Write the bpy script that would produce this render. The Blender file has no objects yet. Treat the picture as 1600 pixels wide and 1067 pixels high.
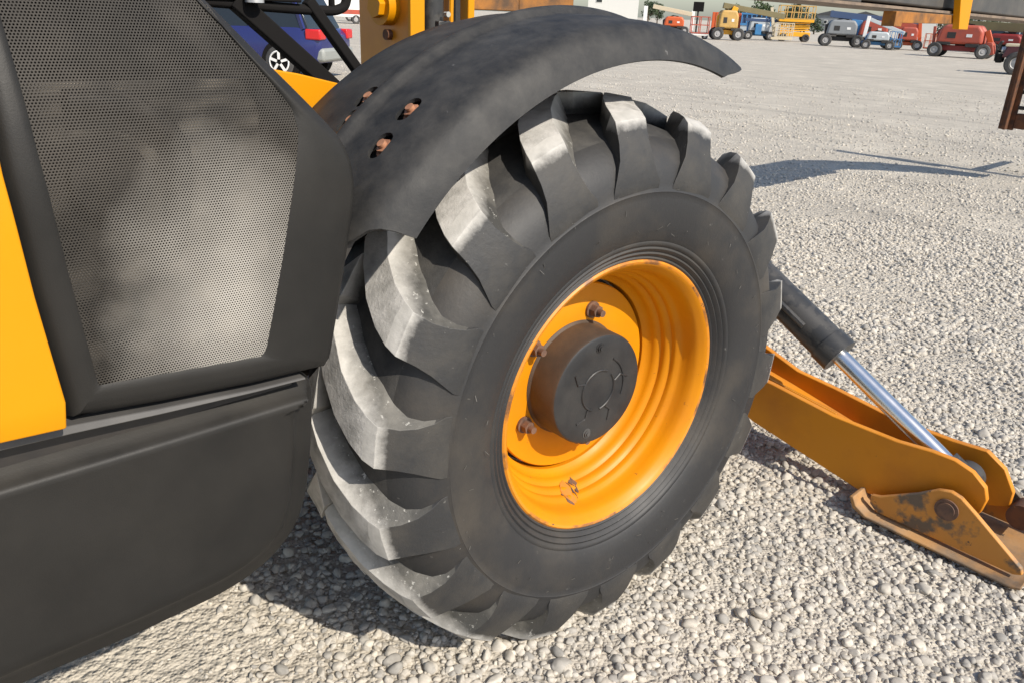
import bpy, bmesh, math, random
import numpy as np
from mathutils import Vector, Matrix, noise as mnoise
from mathutils.geometry import delaunay_2d_cdt
R = math.radians
C = bpy.context.scene.collection
SC = bpy.context.scene
random.seed(7); rng = np.random.default_rng(7)

# ------------------------------------------------------------------ camera, sky, sun, exposure
CAM = Vector((-1.3493, -1.0606, 1.4622)); YAW, PIT, ROL = 0.80976, 0.3901, 0.0430
fw = Vector((math.cos(YAW)*math.cos(PIT), math.sin(YAW)*math.cos(PIT), -math.sin(PIT)))
rt0 = Vector((math.sin(YAW), -math.cos(YAW), 0)); up0 = rt0.cross(fw)
rt = rt0*math.cos(ROL) + up0*math.sin(ROL); up = -rt0*math.sin(ROL) + up0*math.cos(ROL)
cd = bpy.data.cameras.new('camera'); co = bpy.data.objects.new('camera', cd); C.objects.link(co)
co.matrix_world = Matrix(((rt.x, up.x, -fw.x, CAM.x), (rt.y, up.y, -fw.y, CAM.y), (rt.z, up.z, -fw.z, CAM.z), (0, 0, 0, 1)))
cd.sensor_width = 36; cd.lens = 1250/1600*36; cd.clip_start = 0.02; cd.clip_end = 6000
SC.camera = co
SUN = Vector((0.02, -1.15, 1.0)).normalized()
w = bpy.data.worlds.new('World'); SC.world = w; w.use_nodes = True
nt = w.node_tree; nt.nodes.clear()
sky = nt.nodes.new('ShaderNodeTexSky'); sky.sky_type = 'NISHITA'; sky.sun_disc = False
sky.sun_elevation = math.asin(SUN.z); sky.sun_rotation = math.atan2(SUN.x, SUN.y)
sky.air_density = 1.0; sky.dust_density = 1.3; sky.ozone_density = 2.2; sky.altitude = 100
bg = nt.nodes.new('ShaderNodeBackground'); bg.inputs[1].default_value = 0.13
wo = nt.nodes.new('ShaderNodeOutputWorld')
nt.links.new(sky.outputs[0], bg.inputs[0]); nt.links.new(bg.outputs[0], wo.inputs[0])
sl = bpy.data.lights.new('sun', 'SUN'); sl.energy = 4.4; sl.angle = R(0.53); sl.color = (1.0, 0.93, 0.82)
so = bpy.data.objects.new('sun', sl); C.objects.link(so)
so.rotation_euler = SUN.to_track_quat('Z', 'Y').to_euler()
vs = SC.view_settings
SC.display_settings.display_device = 'sRGB'
vs.view_transform = 'Standard'; vs.look = 'None'; vs.gamma = 1; vs.use_curve_mapping = False
vs.exposure = 0.34

# ------------------------------------------------------------------ materials
def mat(name, col, rough=0.5, metal=0.0, col2=None, vscale=4.0, vlo=0.4, vhi=0.7, bump=None, dust=None,
        chips=None, spec=0.5, coord='Object', rnd=False):
    m = bpy.data.materials.new(name); m.use_nodes = True
    t = m.node_tree; N = t.nodes; L = t.links; b = N['Principled BSDF']
    b.inputs['Roughness'].default_value = rough; b.inputs['Metallic'].default_value = metal
    b.inputs['Specular IOR Level'].default_value = spec
    tc = N.new('ShaderNodeTexCoord'); co_ = tc.outputs[coord]
    if rnd:
        oi = N.new('ShaderNodeObjectInfo'); ms = N.new('ShaderNodeMath'); ms.operation = 'MULTIPLY'; ms.inputs[1].default_value = 37.0; L.new(oi.outputs['Random'], ms.inputs[0])
        va = N.new('ShaderNodeVectorMath'); va.operation = 'ADD'; L.new(co_, va.inputs[0]); L.new(ms.outputs[0], va.inputs[1]); co_ = va.outputs[0]
    def nz(scale, detail=5, rough_=0.6):
        n = N.new('ShaderNodeTexNoise'); n.inputs['Scale'].default_value = scale
        n.inputs['Detail'].default_value = detail; n.inputs['Roughness'].default_value = rough_
        L.new(co_, n.inputs['Vector']); return n.outputs['Fac']
    def ramp(src, lo, hi, top=1.0):
        r = N.new('ShaderNodeMapRange'); r.inputs[1].default_value = lo; r.inputs[2].default_value = hi
        r.inputs[4].default_value = top
        L.new(src, r.inputs[0]); return r.outputs[0]
    def mix(fac, a, bb):
        x = N.new('ShaderNodeMix'); x.data_type = 'RGBA'
        L.new(fac, x.inputs[0])
        for s, v in ((6, a), (7, bb)):
            if isinstance(v, tuple): x.inputs[s].default_value = (*v, 1)
            else: L.new(v, x.inputs[s])
        return x.outputs[2]
    cur = tuple(col)
    if col2: cur = mix(ramp(nz(vscale), vlo, vhi), cur, tuple(col2))
    if dust:                                  # (colour, amount, scale): settled dust, more on upward faces
        g = N.new('ShaderNodeNewGeometry'); sx = N.new('ShaderNodeSeparateXYZ'); L.new(g.outputs['Normal'], sx.inputs[0])
        upf = ramp(sx.outputs[2], -0.2, 1.0, dust[1])
        mu = N.new('ShaderNodeMath'); mu.operation = 'MULTIPLY'; L.new(upf, mu.inputs[0]); L.new(ramp(nz(dust[2], 6, 0.65), 0.3, 0.75), mu.inputs[1])
        cur = mix(mu.outputs[0], cur, tuple(dust[0]))
    if chips:                                 # (colour, scale, threshold)
        cur = mix(ramp(nz(chips[1], 8, 0.7), chips[2], chips[2]+0.03), cur, tuple(chips[0]))
    if isinstance(cur, tuple): b.inputs['Base Color'].default_value = (*cur, 1)
    else: L.new(cur, b.inputs['Base Color'])
    if bump:
        bn = N.new('ShaderNodeBump'); bn.inputs['Strength'].default_value = bump[1]; bn.inputs['Distance'].default_value = bump[2] if len(bump) > 2 else 0.004
        L.new(nz(bump[0], 6, 0.65), bn.inputs['Height']); L.new(bn.outputs[0], b.inputs['Normal'])
    rr = N.new('ShaderNodeMapRange'); rr.inputs[3].default_value = max(0.02, rough-0.1); rr.inputs[4].default_value = min(1, rough+0.12)
    L.new(nz(9, 5), rr.inputs[0]); L.new(rr.outputs[0], b.inputs['Roughness'])
    return m
DUST = (0.36, 0.32, 0.26)
YEL = (0.62, 0.25, 0.0012)
M = {}
M['rubber'] = mat('rubber', (0.020, 0.020, 0.021), 0.58, rnd=True, col2=(0.052, 0.044, 0.035), vscale=4, vlo=0.48, vhi=0.75, bump=(110, 0.3, 0.002), dust=(DUST, 0.10, 4), chips=((0.085, 0.082, 0.077), 42, 0.665))
M['flank'] = mat('flank_rubber', (0.052, 0.050, 0.045), 0.55, rnd=True, col2=(0.17, 0.16, 0.14), vscale=8, bump=(45, 0.5, 0.004), dust=(DUST, 0.20, 9), chips=((0.36, 0.345, 0.315), 70, 0.62))
M['tread'] = mat('worn_tread', (0.48, 0.46, 0.43), 0.9, rnd=True, col2=(0.26, 0.25, 0.23), vscale=20, bump=(120, 0.6, 0.003), chips=((0.52, 0.50, 0.47), 60, 0.64))
M['groove'] = mat('tread_base', (0.030, 0.029, 0.028), 0.75, rnd=True, col2=(0.07, 0.065, 0.058), vscale=14, bump=(60, 0.4, 0.004))
def wear(m, lo, hi, amp=0.035, top=1.0):
    t = m.node_tree; N = t.nodes; L = t.links; b = N['Principled BSDF']; src = b.inputs['Base Color'].links[0].from_socket
    tc = N.new('ShaderNodeTexCoord'); sp = N.new('ShaderNodeSeparateXYZ'); L.new(tc.outputs['Object'], sp.inputs[0])
    cb = N.new('ShaderNodeCombineXYZ'); L.new(sp.outputs[0], cb.inputs[0]); L.new(sp.outputs[2], cb.inputs[2])
    ln = N.new('ShaderNodeVectorMath'); ln.operation = 'LENGTH'; L.new(cb.outputs[0], ln.inputs[0])
    oi = N.new('ShaderNodeObjectInfo'); ms = N.new('ShaderNodeMath'); ms.operation = 'MULTIPLY'; ms.inputs[1].default_value = 53.0; L.new(oi.outputs['Random'], ms.inputs[0])
    va = N.new('ShaderNodeVectorMath'); va.operation = 'ADD'; L.new(tc.outputs['Object'], va.inputs[0]); L.new(ms.outputs[0], va.inputs[1])
    nz = N.new('ShaderNodeTexNoise'); nz.inputs['Scale'].default_value = 26; nz.inputs['Detail'].default_value = 8; nz.inputs['Roughness'].default_value = 0.7; L.new(va.outputs[0], nz.inputs['Vector'])
    ad = N.new('ShaderNodeMath'); ad.operation = 'MULTIPLY_ADD'; ad.inputs[1].default_value = amp; L.new(nz.outputs['Fac'], ad.inputs[0]); L.new(ln.outputs['Value'], ad.inputs[2])
    mr = N.new('ShaderNodeMapRange'); mr.inputs[1].default_value = lo+amp*0.5; mr.inputs[2].default_value = hi+amp*0.5; mr.inputs[4].default_value = top; L.new(ad.outputs[0], mr.inputs[0])
    nz2 = N.new('ShaderNodeTexNoise'); nz2.inputs['Scale'].default_value = 34; nz2.inputs['Detail'].default_value = 8; L.new(va.outputs[0], nz2.inputs['Vector'])
    cr = N.new('ShaderNodeMix'); cr.data_type = 'RGBA'; L.new(nz2.outputs['Fac'], cr.inputs[0]); cr.inputs[6].default_value = (0.30, 0.29, 0.265, 1); cr.inputs[7].default_value = (0.60, 0.575, 0.535, 1)
    mx = N.new('ShaderNodeMix'); mx.data_type = 'RGBA'; L.new(mr.outputs[0], mx.inputs[0]); L.new(src, mx.inputs[6]); L.new(cr.outputs[2], mx.inputs[7])
    L.new(mx.outputs[2], b.inputs['Base Color'])
    return m
M['lug_side'] = wear(mat('lug_side', (0.026, 0.026, 0.0265), 0.62, rnd=True, col2=(0.055, 0.050, 0.043), vscale=9, bump=(90, 0.35, 0.003), chips=((0.13, 0.125, 0.115), 60, 0.66)), 0.622, 0.644)
M['lug_flank'] = wear(mat('lug_flank', (0.048, 0.046, 0.041), 0.6, rnd=True, col2=(0.16, 0.15, 0.13), vscale=9, bump=(50, 0.5, 0.004), chips=((0.34, 0.33, 0.30), 75, 0.61)), 0.622, 0.668, 0.05)
M['lug_wall'] = wear(mat('lug_wall', (0.028, 0.027, 0.026), 0.75, rnd=True, col2=(0.075, 0.07, 0.06), vscale=14, bump=(60, 0.4, 0.004)), 0.640, 0.668, 0.03, 0.7)
M['yellow'] = mat('yellow_paint', YEL, 0.42, spec=0.25, col2=(0.60, 0.245, 0.003), vscale=3, bump=(160, 0.04, 0.001))
M['yellow_worn'] = mat('worn_yellow_paint', (0.72, 0.275, 0.006), 0.42, col2=(0.60, 0.21, 0.012), vscale=5, bump=(120, 0.08, 0.001), chips=((0.16, 0.075, 0.03), 38, 0.70), dust=(DUST, 0.12, 8))
M['rim_yellow'] = mat('rim_paint', (0.60, 0.225, 0.002), 0.42, spec=0.28, col2=(0.54, 0.195, 0.005), vscale=6, bump=(140, 0.05, 0.001), chips=((0.16, 0.06, 0.02), 46, 0.675))
M['arm_paint'] = mat('stabilizer_paint', (0.62, 0.225, 0.006), 0.48, spec=0.3, col2=(0.50, 0.17, 0.010), vscale=5, bump=(90, 0.15, 0.002), chips=((0.09, 0.05, 0.03), 26, 0.69), dust=(DUST, 0.15, 7))
M['foot_paint'] = mat('foot_paint', (0.56, 0.23, 0.03), 0.65, col2=(0.12, 0.085, 0.055), vscale=7, vlo=0.47, vhi=0.54, bump=(70, 0.4, 0.003), chips=((0.06, 0.045, 0.035), 20, 0.64), dust=(DUST, 0.45, 6))
M['guide_paint'] = mat('guide_paint', (0.36, 0.14, 0.02), 0.65, col2=(0.09, 0.05, 0.025), vscale=9, bump=(70, 0.3, 0.002))
M['foot_base'] = mat('foot_base', (0.40, 0.20, 0.06), 0.75, col2=(0.13, 0.09, 0.06), vscale=6, vlo=0.42, vhi=0.6, bump=(70, 0.4, 0.003), dust=((0.40, 0.30, 0.20), 0.6, 7), chips=((0.05, 0.04, 0.03), 22, 0.66))
M['rust'] = mat('rust', (0.16, 0.062, 0.025), 0.8, col2=(0.05, 0.03, 0.022), vscale=14, bump=(90, 0.5, 0.002), chips=((0.33, 0.15, 0.03), 22, 0.66))
M['nut'] = mat('nut_rust', (0.17, 0.09, 0.055), 0.7, col2=(0.08, 0.05, 0.04), vscale=30, bump=(120, 0.4, 0.001))
M['bolt'] = mat('bolt_rust', (0.42, 0.20, 0.11), 0.6, col2=(0.25, 0.11, 0.06), vscale=40, bump=(120, 0.4, 0.001))
M['plastic'] = mat('black_plastic', (0.0125, 0.012, 0.0112), 0.5, col2=(0.022, 0.0205, 0.0185), vscale=3, bump=(420, 0.25, 0.001), dust=(DUST, 0.08, 5), spec=0.26, chips=((0.11, 0.105, 0.10), 30, 0.735))
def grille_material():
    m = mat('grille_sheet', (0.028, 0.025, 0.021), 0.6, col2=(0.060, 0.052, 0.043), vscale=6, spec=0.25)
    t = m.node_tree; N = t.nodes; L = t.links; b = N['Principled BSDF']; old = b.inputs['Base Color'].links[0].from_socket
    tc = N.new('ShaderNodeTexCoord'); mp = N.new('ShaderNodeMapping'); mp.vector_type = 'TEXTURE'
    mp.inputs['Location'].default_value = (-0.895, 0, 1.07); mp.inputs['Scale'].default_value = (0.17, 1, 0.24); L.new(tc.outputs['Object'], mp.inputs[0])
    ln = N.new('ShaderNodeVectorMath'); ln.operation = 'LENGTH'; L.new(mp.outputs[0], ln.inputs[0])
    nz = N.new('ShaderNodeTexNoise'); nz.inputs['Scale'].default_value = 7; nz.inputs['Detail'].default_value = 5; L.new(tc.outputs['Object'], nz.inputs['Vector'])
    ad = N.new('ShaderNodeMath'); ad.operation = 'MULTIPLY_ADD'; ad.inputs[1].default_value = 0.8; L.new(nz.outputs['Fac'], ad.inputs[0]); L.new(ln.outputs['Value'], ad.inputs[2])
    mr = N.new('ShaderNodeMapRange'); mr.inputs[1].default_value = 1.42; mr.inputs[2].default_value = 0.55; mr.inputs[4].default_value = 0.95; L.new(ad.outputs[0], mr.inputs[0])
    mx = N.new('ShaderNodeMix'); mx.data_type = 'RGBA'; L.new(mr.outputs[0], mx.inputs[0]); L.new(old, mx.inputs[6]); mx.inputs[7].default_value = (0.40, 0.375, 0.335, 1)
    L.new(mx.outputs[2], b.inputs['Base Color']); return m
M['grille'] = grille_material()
M['fender'] = mat('fender_plastic', (0.0165, 0.017, 0.018), 0.58, spec=0.3, col2=(0.045, 0.0435, 0.041), vscale=13, vlo=0.42, vhi=0.78, bump=(90, 0.3, 0.002), dust=(DUST, 0.10, 22), chips=((0.12, 0.115, 0.11), 34, 0.675))
M['fender_under'] = mat('fender_underside', (0.07, 0.042, 0.022), 0.85, col2=(0.04, 0.028, 0.02), vscale=6)
M['hub'] = mat('hub_black', (0.016, 0.016, 0.017), 0.5, col2=(0.036, 0.034, 0.032), vscale=10, bump=(130, 0.15, 0.002), chips=((0.09, 0.085, 0.08), 40, 0.69))
M['hub_side'] = mat('hub_side', (0.052, 0.036, 0.025), 0.6, col2=(0.095, 0.062, 0.038), vscale=10, bump=(90, 0.2, 0.002))
M['dark'] = mat('dark_steel', (0.022, 0.020, 0.019), 0.55, col2=(0.04, 0.033, 0.027), vscale=8)
M['inner'] = mat('radiator_core', (0.17, 0.15, 0.125), 0.6, col2=(0.018, 0.016, 0.014), vscale=11, vlo=0.36, vhi=0.6)
M['canister'] = mat('canister', (0.40, 0.37, 0.31), 0.45, col2=(0.25, 0.23, 0.19), vscale=8)
M['rim_edge'] = mat('rim_edge_wear', (0.62, 0.22, 0.01), 0.5, col2=(0.17, 0.075, 0.03), vscale=16, vlo=0.46, vhi=0.62, chips=((0.10, 0.06, 0.04), 40, 0.62))
M['chrome'] = mat('chrome', (0.80, 0.79, 0.77), 0.24, metal=1.0, bump=(200, 0.02, 0.0005))
M['cylinder'] = mat('cylinder_black', (0.03, 0.03, 0.03), 0.42, col2=(0.055, 0.052, 0.048), vscale=14, vlo=0.5, vhi=0.55, bump=(60, 0.15, 0.002))
M['boom'] = mat('boom_black', (0.058, 0.056, 0.053), 0.55, col2=(0.09, 0.082, 0.072), vscale=7, bump=(80, 0.2, 0.002), chips=((0.25, 0.2, 0.15), 40, 0.70))
M['boom_strip'] = mat('boom_strip', (0.23, 0.17, 0.12), 0.7, col2=(0.12, 0.09, 0.07), vscale=12)
M['moulding'] = mat('moulding', (0.085, 0.08, 0.074), 0.6, col2=(0.06, 0.057, 0.054), vscale=10)
M['silver'] = mat('silver', (0.6, 0.6, 0.6), 0.35, metal=0.6)
def simple(n, c, r=0.5, **k):
    if n not in M: M[n] = mat(n, c, r, **k)
    return M[n]
simple('tyre_far', (0.04, 0.039, 0.038), 0.8, col2=(0.09, 0.085, 0.08), vscale=3)
simple('hub_far', (0.35, 0.34, 0.33), 0.5)
simple('glass', (0.02, 0.025, 0.03), 0.08)
simple('red', (0.42, 0.070, 0.035), 0.5, col2=(0.34, 0.07, 0.045), vscale=2.5, dust=(DUST, 0.25, 2))
simple('dark_red', (0.23, 0.022, 0.018), 0.5)
simple('orange', (0.55, 0.10, 0.025), 0.45)
simple('tan', (0.55, 0.33, 0.09), 0.55, col2=(0.42, 0.27, 0.09), vscale=2.5, dust=(DUST, 0.25, 2))
simple('amber', (0.75, 0.36, 0.015), 0.45)
simple('blue', (0.045, 0.20, 0.42), 0.45, col2=(0.06, 0.16, 0.33), vscale=1.5)
simple('navy', (0.045, 0.075, 0.15), 0.5)
simple('pale', (0.42, 0.45, 0.46), 0.5)
simple('grey', (0.22, 0.23, 0.235), 0.55)
simple('khaki', (0.19, 0.155, 0.07), 0.6, col2=(0.15, 0.125, 0.06), vscale=1)
simple('white', (0.75, 0.74, 0.71), 0.5)
simple('cream', (0.55, 0.47, 0.33), 0.5)
simple('car_blue', (0.022, 0.028, 0.12), 0.18)
simple('car_silver', (0.36, 0.38, 0.37), 0.25, metal=0.3)
simple('bumper', (0.27, 0.28, 0.26), 0.5)
simple('lamp_red', (0.55, 0.02, 0.02), 0.2)
simple('jeep_red', (0.075, 0.02, 0.025), 0.3)
simple('clad_grey', (0.20, 0.215, 0.225), 0.6, col2=(0.17, 0.18, 0.19), vscale=0.4)
simple('clad_white', (0.62, 0.61, 0.57), 0.6)
simple('roof_dark', (0.05, 0.052, 0.055), 0.6)
simple('bark', (0.09, 0.065, 0.045), 0.9)
simple('leaf', (0.050, 0.085, 0.028), 0.7, col2=(0.085, 0.115, 0.04), vscale=0.6)
simple('leaf_dark', (0.030, 0.055, 0.022), 0.7, col2=(0.05, 0.075, 0.03), vscale=0.6)
simple('black', (0.010, 0.009, 0.0085), 0.85, spec=0.15)

# ------------------------------------------------------------------ mesh helpers
class MB:
    def __init__(s): s.v = []; s.f = []; s.m = []
    def add(s, verts, faces, mi=0):
        o = len(s.v); s.v += [tuple(p) for p in verts]; s.f += [tuple(i+o for i in f) for f in faces]; s.m += [mi]*len(faces); return s
    def box(s, a, b, mi=0, rot=None, c=None):
        (x0, y0, z0), (x1, y1, z1) = a, b
        vs_ = [Vector(p) for p in ((x0,y0,z0),(x1,y0,z0),(x1,y1,z0),(x0,y1,z0),(x0,y0,z1),(x1,y0,z1),(x1,y1,z1),(x0,y1,z1))]
        if rot is not None:
            c = Vector(c if c else ((x0+x1)/2, (y0+y1)/2, (z0+z1)/2)); vs_ = [rot @ (v-c)+c for v in vs_]
        return s.add(vs_, [(0,3,2,1),(4,5,6,7),(0,1,5,4),(1,2,6,5),(2,3,7,6),(3,0,4,7)], mi)
    def bar(s, p, q, w_, h_, mi=0, upv=(0,0,1)):
        p, q = Vector(p), Vector(q); d = (q-p).normalized(); u = Vector(upv)
        if abs(d.dot(u)) > .98: u = Vector((1,0,0))
        a = d.cross(u).normalized()*w_/2; b = a.cross(d).normalized()*h_/2
        vs_ = [p-a-b, p+a-b, p+a+b, p-a+b, q-a-b, q+a-b, q+a+b, q-a+b]
        return s.add(vs_, [(0,1,2,3),(7,6,5,4),(0,4,5,1),(1,5,6,2),(2,6,7,3),(3,7,4,0)], mi)
    def cyl(s, p, q, r0, r1=None, n=24, mi=0, cap=True, mcap=None):
        p, q = Vector(p), Vector(q); r1 = r0 if r1 is None else r1; d = (q-p).normalized()
        a = d.orthogonal().normalized(); b = d.cross(a)
        vs_ = []
        for c_, r_ in ((p, r0), (q, r1)):
            for i in range(n):
                t = 2*math.pi*i/n; vs_.append(c_+(a*math.cos(t)+b*math.sin(t))*r_)
        s.add(vs_, [(i, (i+1) % n, n+(i+1) % n, n+i) for i in range(n)], mi)
        if cap:
            s.add(vs_[:n], [tuple(range(n))[::-1]], mi if mcap is None else mcap); s.add(vs_[n:], [tuple(range(n))], mi if mcap is None else mcap)
        return s
    def tube(s, pts, r, n=8, mi=0):
        pts = [Vector(p) for p in pts]; rings = []
        for i, p in enumerate(pts):
            d = (pts[min(i+1, len(pts)-1)]-pts[max(i-1, 0)]).normalized()
            a = d.orthogonal().normalized() if i == 0 else (a-d*a.dot(d)).normalized()
            b = d.cross(a); rr = r[i] if isinstance(r, (list, tuple)) else r
            rings.append([p+(a*math.cos(2*math.pi*k/n)+b*math.sin(2*math.pi*k/n))*rr for k in range(n)])
        vs_ = [v for g in rings for v in g]; fs = []
        for i in range(len(pts)-1):
            for k in range(n): fs.append((i*n+k, i*n+(k+1) % n, (i+1)*n+(k+1) % n, (i+1)*n+k))
        fs += [tuple(range(n))[::-1], tuple(range((len(pts)-1)*n, len(pts)*n))]
        return s.add(vs_, fs, mi)
    def lathe(s, prof, n=96, mi=0, a0=0.0, a1=2*math.pi, closed=True):     # prof: (y, r) about the Y axis
        k = len(prof); full = abs(a1-a0-2*math.pi) < 1e-6; cnt = n if full else n+1
        vs_ = []
        for i in range(cnt):
            t = a0+(a1-a0)*i/n
            for y, r in prof: vs_.append((r*math.cos(t), y, r*math.sin(t)))
        fs = []
        for i in range(n):
            j = (i+1) % cnt
            for q in range(k-1): fs.append((i*k+q, j*k+q, j*k+q+1, i*k+q+1))
        return s.add(vs_, fs, mi)
    def prism(s, poly, y0, y1, mi=0, axis='y'):          # poly in (a,b), extruded along an axis
        n = len(poly)
        f = {'y': lambda a, b, t: (a, t, b), 'x': lambda a, b, t: (t, a, b), 'z': lambda a, b, t: (a, b, t)}[axis]
        vs_ = [f(a, b, y0) for a, b in poly]+[f(a, b, y1) for a, b in poly]
        return s.add(vs_, [(i, (i+1) % n, n+(i+1) % n, n+i) for i in range(n)]+[tuple(range(n))[::-1], tuple(range(n, 2*n))], mi)
    def mesh(s, name, mats, smooth=35, fix=True):
        me = bpy.data.meshes.new(name); me.from_pydata(s.v, [], s.f)
        for m_ in (mats if isinstance(mats, (list, tuple)) else [mats]): me.materials.append(m_)
        me.polygons.foreach_set('material_index', s.m)
        if fix:
            bm = bmesh.new(); bm.from_mesh(me); bmesh.ops.recalc_face_normals(bm, faces=bm.faces); bm.to_mesh(me); bm.free()
        if smooth:
            me.polygons.foreach_set('use_smooth', [True]*len(me.polygons)); me.set_sharp_from_angle(angle=R(smooth))
        me.update(); return me
    def obj(s, name, mats, parent=None, bevel=0, smooth=35, loc=None, rot=None, fix=True):
        return link(name, s.mesh(name, mats, smooth, fix), parent, bevel, loc, rot)
def link(name, me, parent=None, bevel=0, loc=None, rot=None):
    o = bpy.data.objects.new(name, me); C.objects.link(o)
    if parent: o.parent = parent
    if loc: o.location = loc
    if rot: o.rotation_euler = rot
    if bevel:
        b = o.modifiers.new('bevel', 'BEVEL'); b.width = bevel; b.segments = 2; b.limit_method = 'ANGLE'; b.angle_limit = R(32)
    return o
def tag(o, label=None, cat=None, group=None, kind=None):
    if label: o['label'] = label
    if cat: o['category'] = cat
    if group: o['group'] = group
    if kind: o['kind'] = kind
    return o
def thing(name, label, cat, loc=(0,0,0), rz=0, group=None):
    o = bpy.data.objects.new(name, None); C.objects.link(o); o.location = loc; o.rotation_euler = (0, 0, rz)
    o.empty_display_size = 0.2
    return tag(o, label, cat, group)
def copy_tree(o, parent=None):
    c = o.copy(); C.objects.link(c); c.parent = parent
    for ch in list(o.children): copy_tree(ch, c)
    return c
def catmull(pts, n=6, closed=False):
    out = []; k = len(pts); P = [Vector(p) for p in pts]
    for i in range(k if closed else k-1):
        g = lambda j: P[j % k] if closed else P[min(max(j, 0), k-1)]
        a, b, c_, d = g(i-1), g(i), g(i+1), g(i+2)
        for q in range(n):
            t = q/n; out.append(0.5*((2*b)+(c_-a)*t+(2*a-5*b+4*c_-d)*t*t+(3*b-a-3*c_+d)*t**3))
    if not closed: out.append(P[-1])
    return [tuple(v) for v in out]
def resample(pts, n):
    P = [Vector(p) for p in pts]; L_ = [0]
    for a, b in zip(P, P[1:]): L_.append(L_[-1]+(b-a).length)
    out = []; j = 0
    for i in range(n):
        t = L_[-1]*i/(n-1)
        while j < len(L_)-2 and L_[j+1] < t: j += 1
        s_ = (t-L_[j])/max(1e-9, L_[j+1]-L_[j]); out.append(P[j].lerp(P[j+1], s_))
    return out

# ------------------------------------------------------------------ ground
def ground_material():
    m = bpy.data.materials.new('gravel_ground'); m.use_nodes = True
    t = m.node_tree; N = t.nodes; L = t.links; b = N['Principled BSDF']; b.inputs['Roughness'].default_value = 0.95
    b.inputs['Specular IOR Level'].default_value = 0.2
    tc = N.new('ShaderNodeTexCoord')
    def vor(sc, feat='F1'):
        v = N.new('ShaderNodeTexVoronoi'); v.inputs['Scale'].default_value = sc; v.feature = feat; L.new(tc.outputs['Object'], v.inputs['Vector']); return v
    def noi(sc, d=5, r=0.6):
        v = N.new('ShaderNodeTexNoise'); v.inputs['Scale'].default_value = sc; v.inputs['Detail'].default_value = d; v.inputs['Roughness'].default_value = r
        L.new(tc.outputs['Object'], v.inputs['Vector']); return v.outputs['Fac']
    def rng_(src, a, b_, c_=0.0, d=1.0):
        x = N.new('ShaderNodeMapRange'); x.inputs[1].default_value = a; x.inputs[2].default_value = b_; x.inputs[3].default_value = c_; x.inputs[4].default_value = d
        L.new(src, x.inputs[0]); return x.outputs[0]
    def mix(f, a, c_, mode='MIX'):
        x = N.new('ShaderNodeMix'); x.data_type = 'RGBA'; x.blend_type = mode
        if hasattr(f, 'links'): L.new(f, x.inputs[0])
        else: x.inputs[0].default_value = f
        for s, v in ((6, a), (7, c_)):
            if isinstance(v, tuple): x.inputs[s].default_value = (*v, 1)
            else: L.new(v, x.inputs[s])
        return x.outputs[2]
    v1 = vor(38); v2 = vor(95)
    bw = N.new('ShaderNodeSeparateColor'); L.new(v1.outputs['Color'], bw.inputs[0])
    stone = mix(rng_(bw.outputs[0], 0, 1), (0.37, 0.335, 0.28), (0.56, 0.505, 0.42))
    bw2 = N.new('ShaderNodeSeparateColor'); L.new(v2.outputs['Color'], bw2.inputs[0])
    stone2 = mix(rng_(bw2.outputs[1], 0, 1), (0.39, 0.35, 0.29), (0.56, 0.505, 0.42))
    st = mix(rng_(bw.outputs[2], 0.55, 0.6), stone2, stone)
    gap = rng_(v1.outputs['Distance'], 0.42, 0.75)           # soil between the stones
    st = mix(gap, st, (0.47, 0.425, 0.355))
    sand = mix(rng_(noi(60, 6, 0.7), 0.3, 0.7), (0.56, 0.505, 0.415), (0.64, 0.585, 0.49))
    patch = N.new('ShaderNodeMath'); patch.operation = 'MULTIPLY'
    L.new(rng_(noi(0.9, 6, 0.62), 0.50, 0.68), patch.inputs[0]); patch.inputs[1].default_value = 0.75
    col = mix(patch.outputs[0], st, sand)
    # dark speckle streaks left by wheels, far off
    mp = N.new('ShaderNodeMapping'); mp.inputs['Rotation'].default_value = (0, 0, R(40)); mp.inputs['Scale'].default_value = (2.2, 0.35, 1)
    L.new(tc.outputs['Object'], mp.inputs[0]); tr = N.new('ShaderNodeTexNoise'); tr.inputs['Scale'].default_value = 0.8; tr.inputs['Detail'].default_value = 8; tr.inputs['Roughness'].default_value = 0.75
    L.new(mp.outputs[0], tr.inputs['Vector'])
    col = mix(rng_(tr.outputs['Fac'], 0.50, 0.64, 0, 0.75), col, (0.33, 0.30, 0.255))
    spk = rng_(noi(9, 10, 0.92), 0.57, 0.63, 0, 0.75)
    col = mix(spk, col, (0.25, 0.235, 0.21))
    L.new(col, b.inputs['Base Color'])
    h = N.new('ShaderNodeMath'); h.operation = 'ADD'; L.new(rng_(v1.outputs['Distance'], 0, 0.7, 1, 0), h.inputs[0]); L.new(rng_(v2.outputs['Distance'], 0, 0.7, 0.5, 0), h.inputs[1])
    h2 = N.new('ShaderNodeMath'); h2.operation = 'ADD'; L.new(h.outputs[0], h2.inputs[0]); L.new(noi(7, 8, 0.8), h2.inputs[1])
    bp = N.new('ShaderNodeBump'); bp.inputs['Strength'].default_value = 0.7; bp.inputs['Distance'].default_value = 0.016
    L.new(h2.outputs[0], bp.inputs['Height']); L.new(bp.outputs[0], b.inputs['Normal'])
    return m
def gz(x, y):
    return 0.010*mnoise.noise((x*1.3, y*1.3, 0.3))+0.005*mnoise.noise((x*5, y*5, 2.3))-0.006
g = MB()
nx = 120; X0, X1, Y0, Y1 = -3.0, 9.0, -3.0, 9.0
gv = []; gf = []
for j in range(nx+1):
    for i in range(nx+1):
        x = X0+(X1-X0)*i/nx; y = Y0+(Y1-Y0)*j/nx
        e = min(1, min(i, nx-i, j, nx-j)/6); gv.append((x, y, gz(x, y)*e))
for j in range(nx):
    for i in range(nx): a = j*(nx+1)+i; gf.append((a, a+1, a+nx+2, a+nx+1))
g.add(gv, gf)
B = 3000
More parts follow.
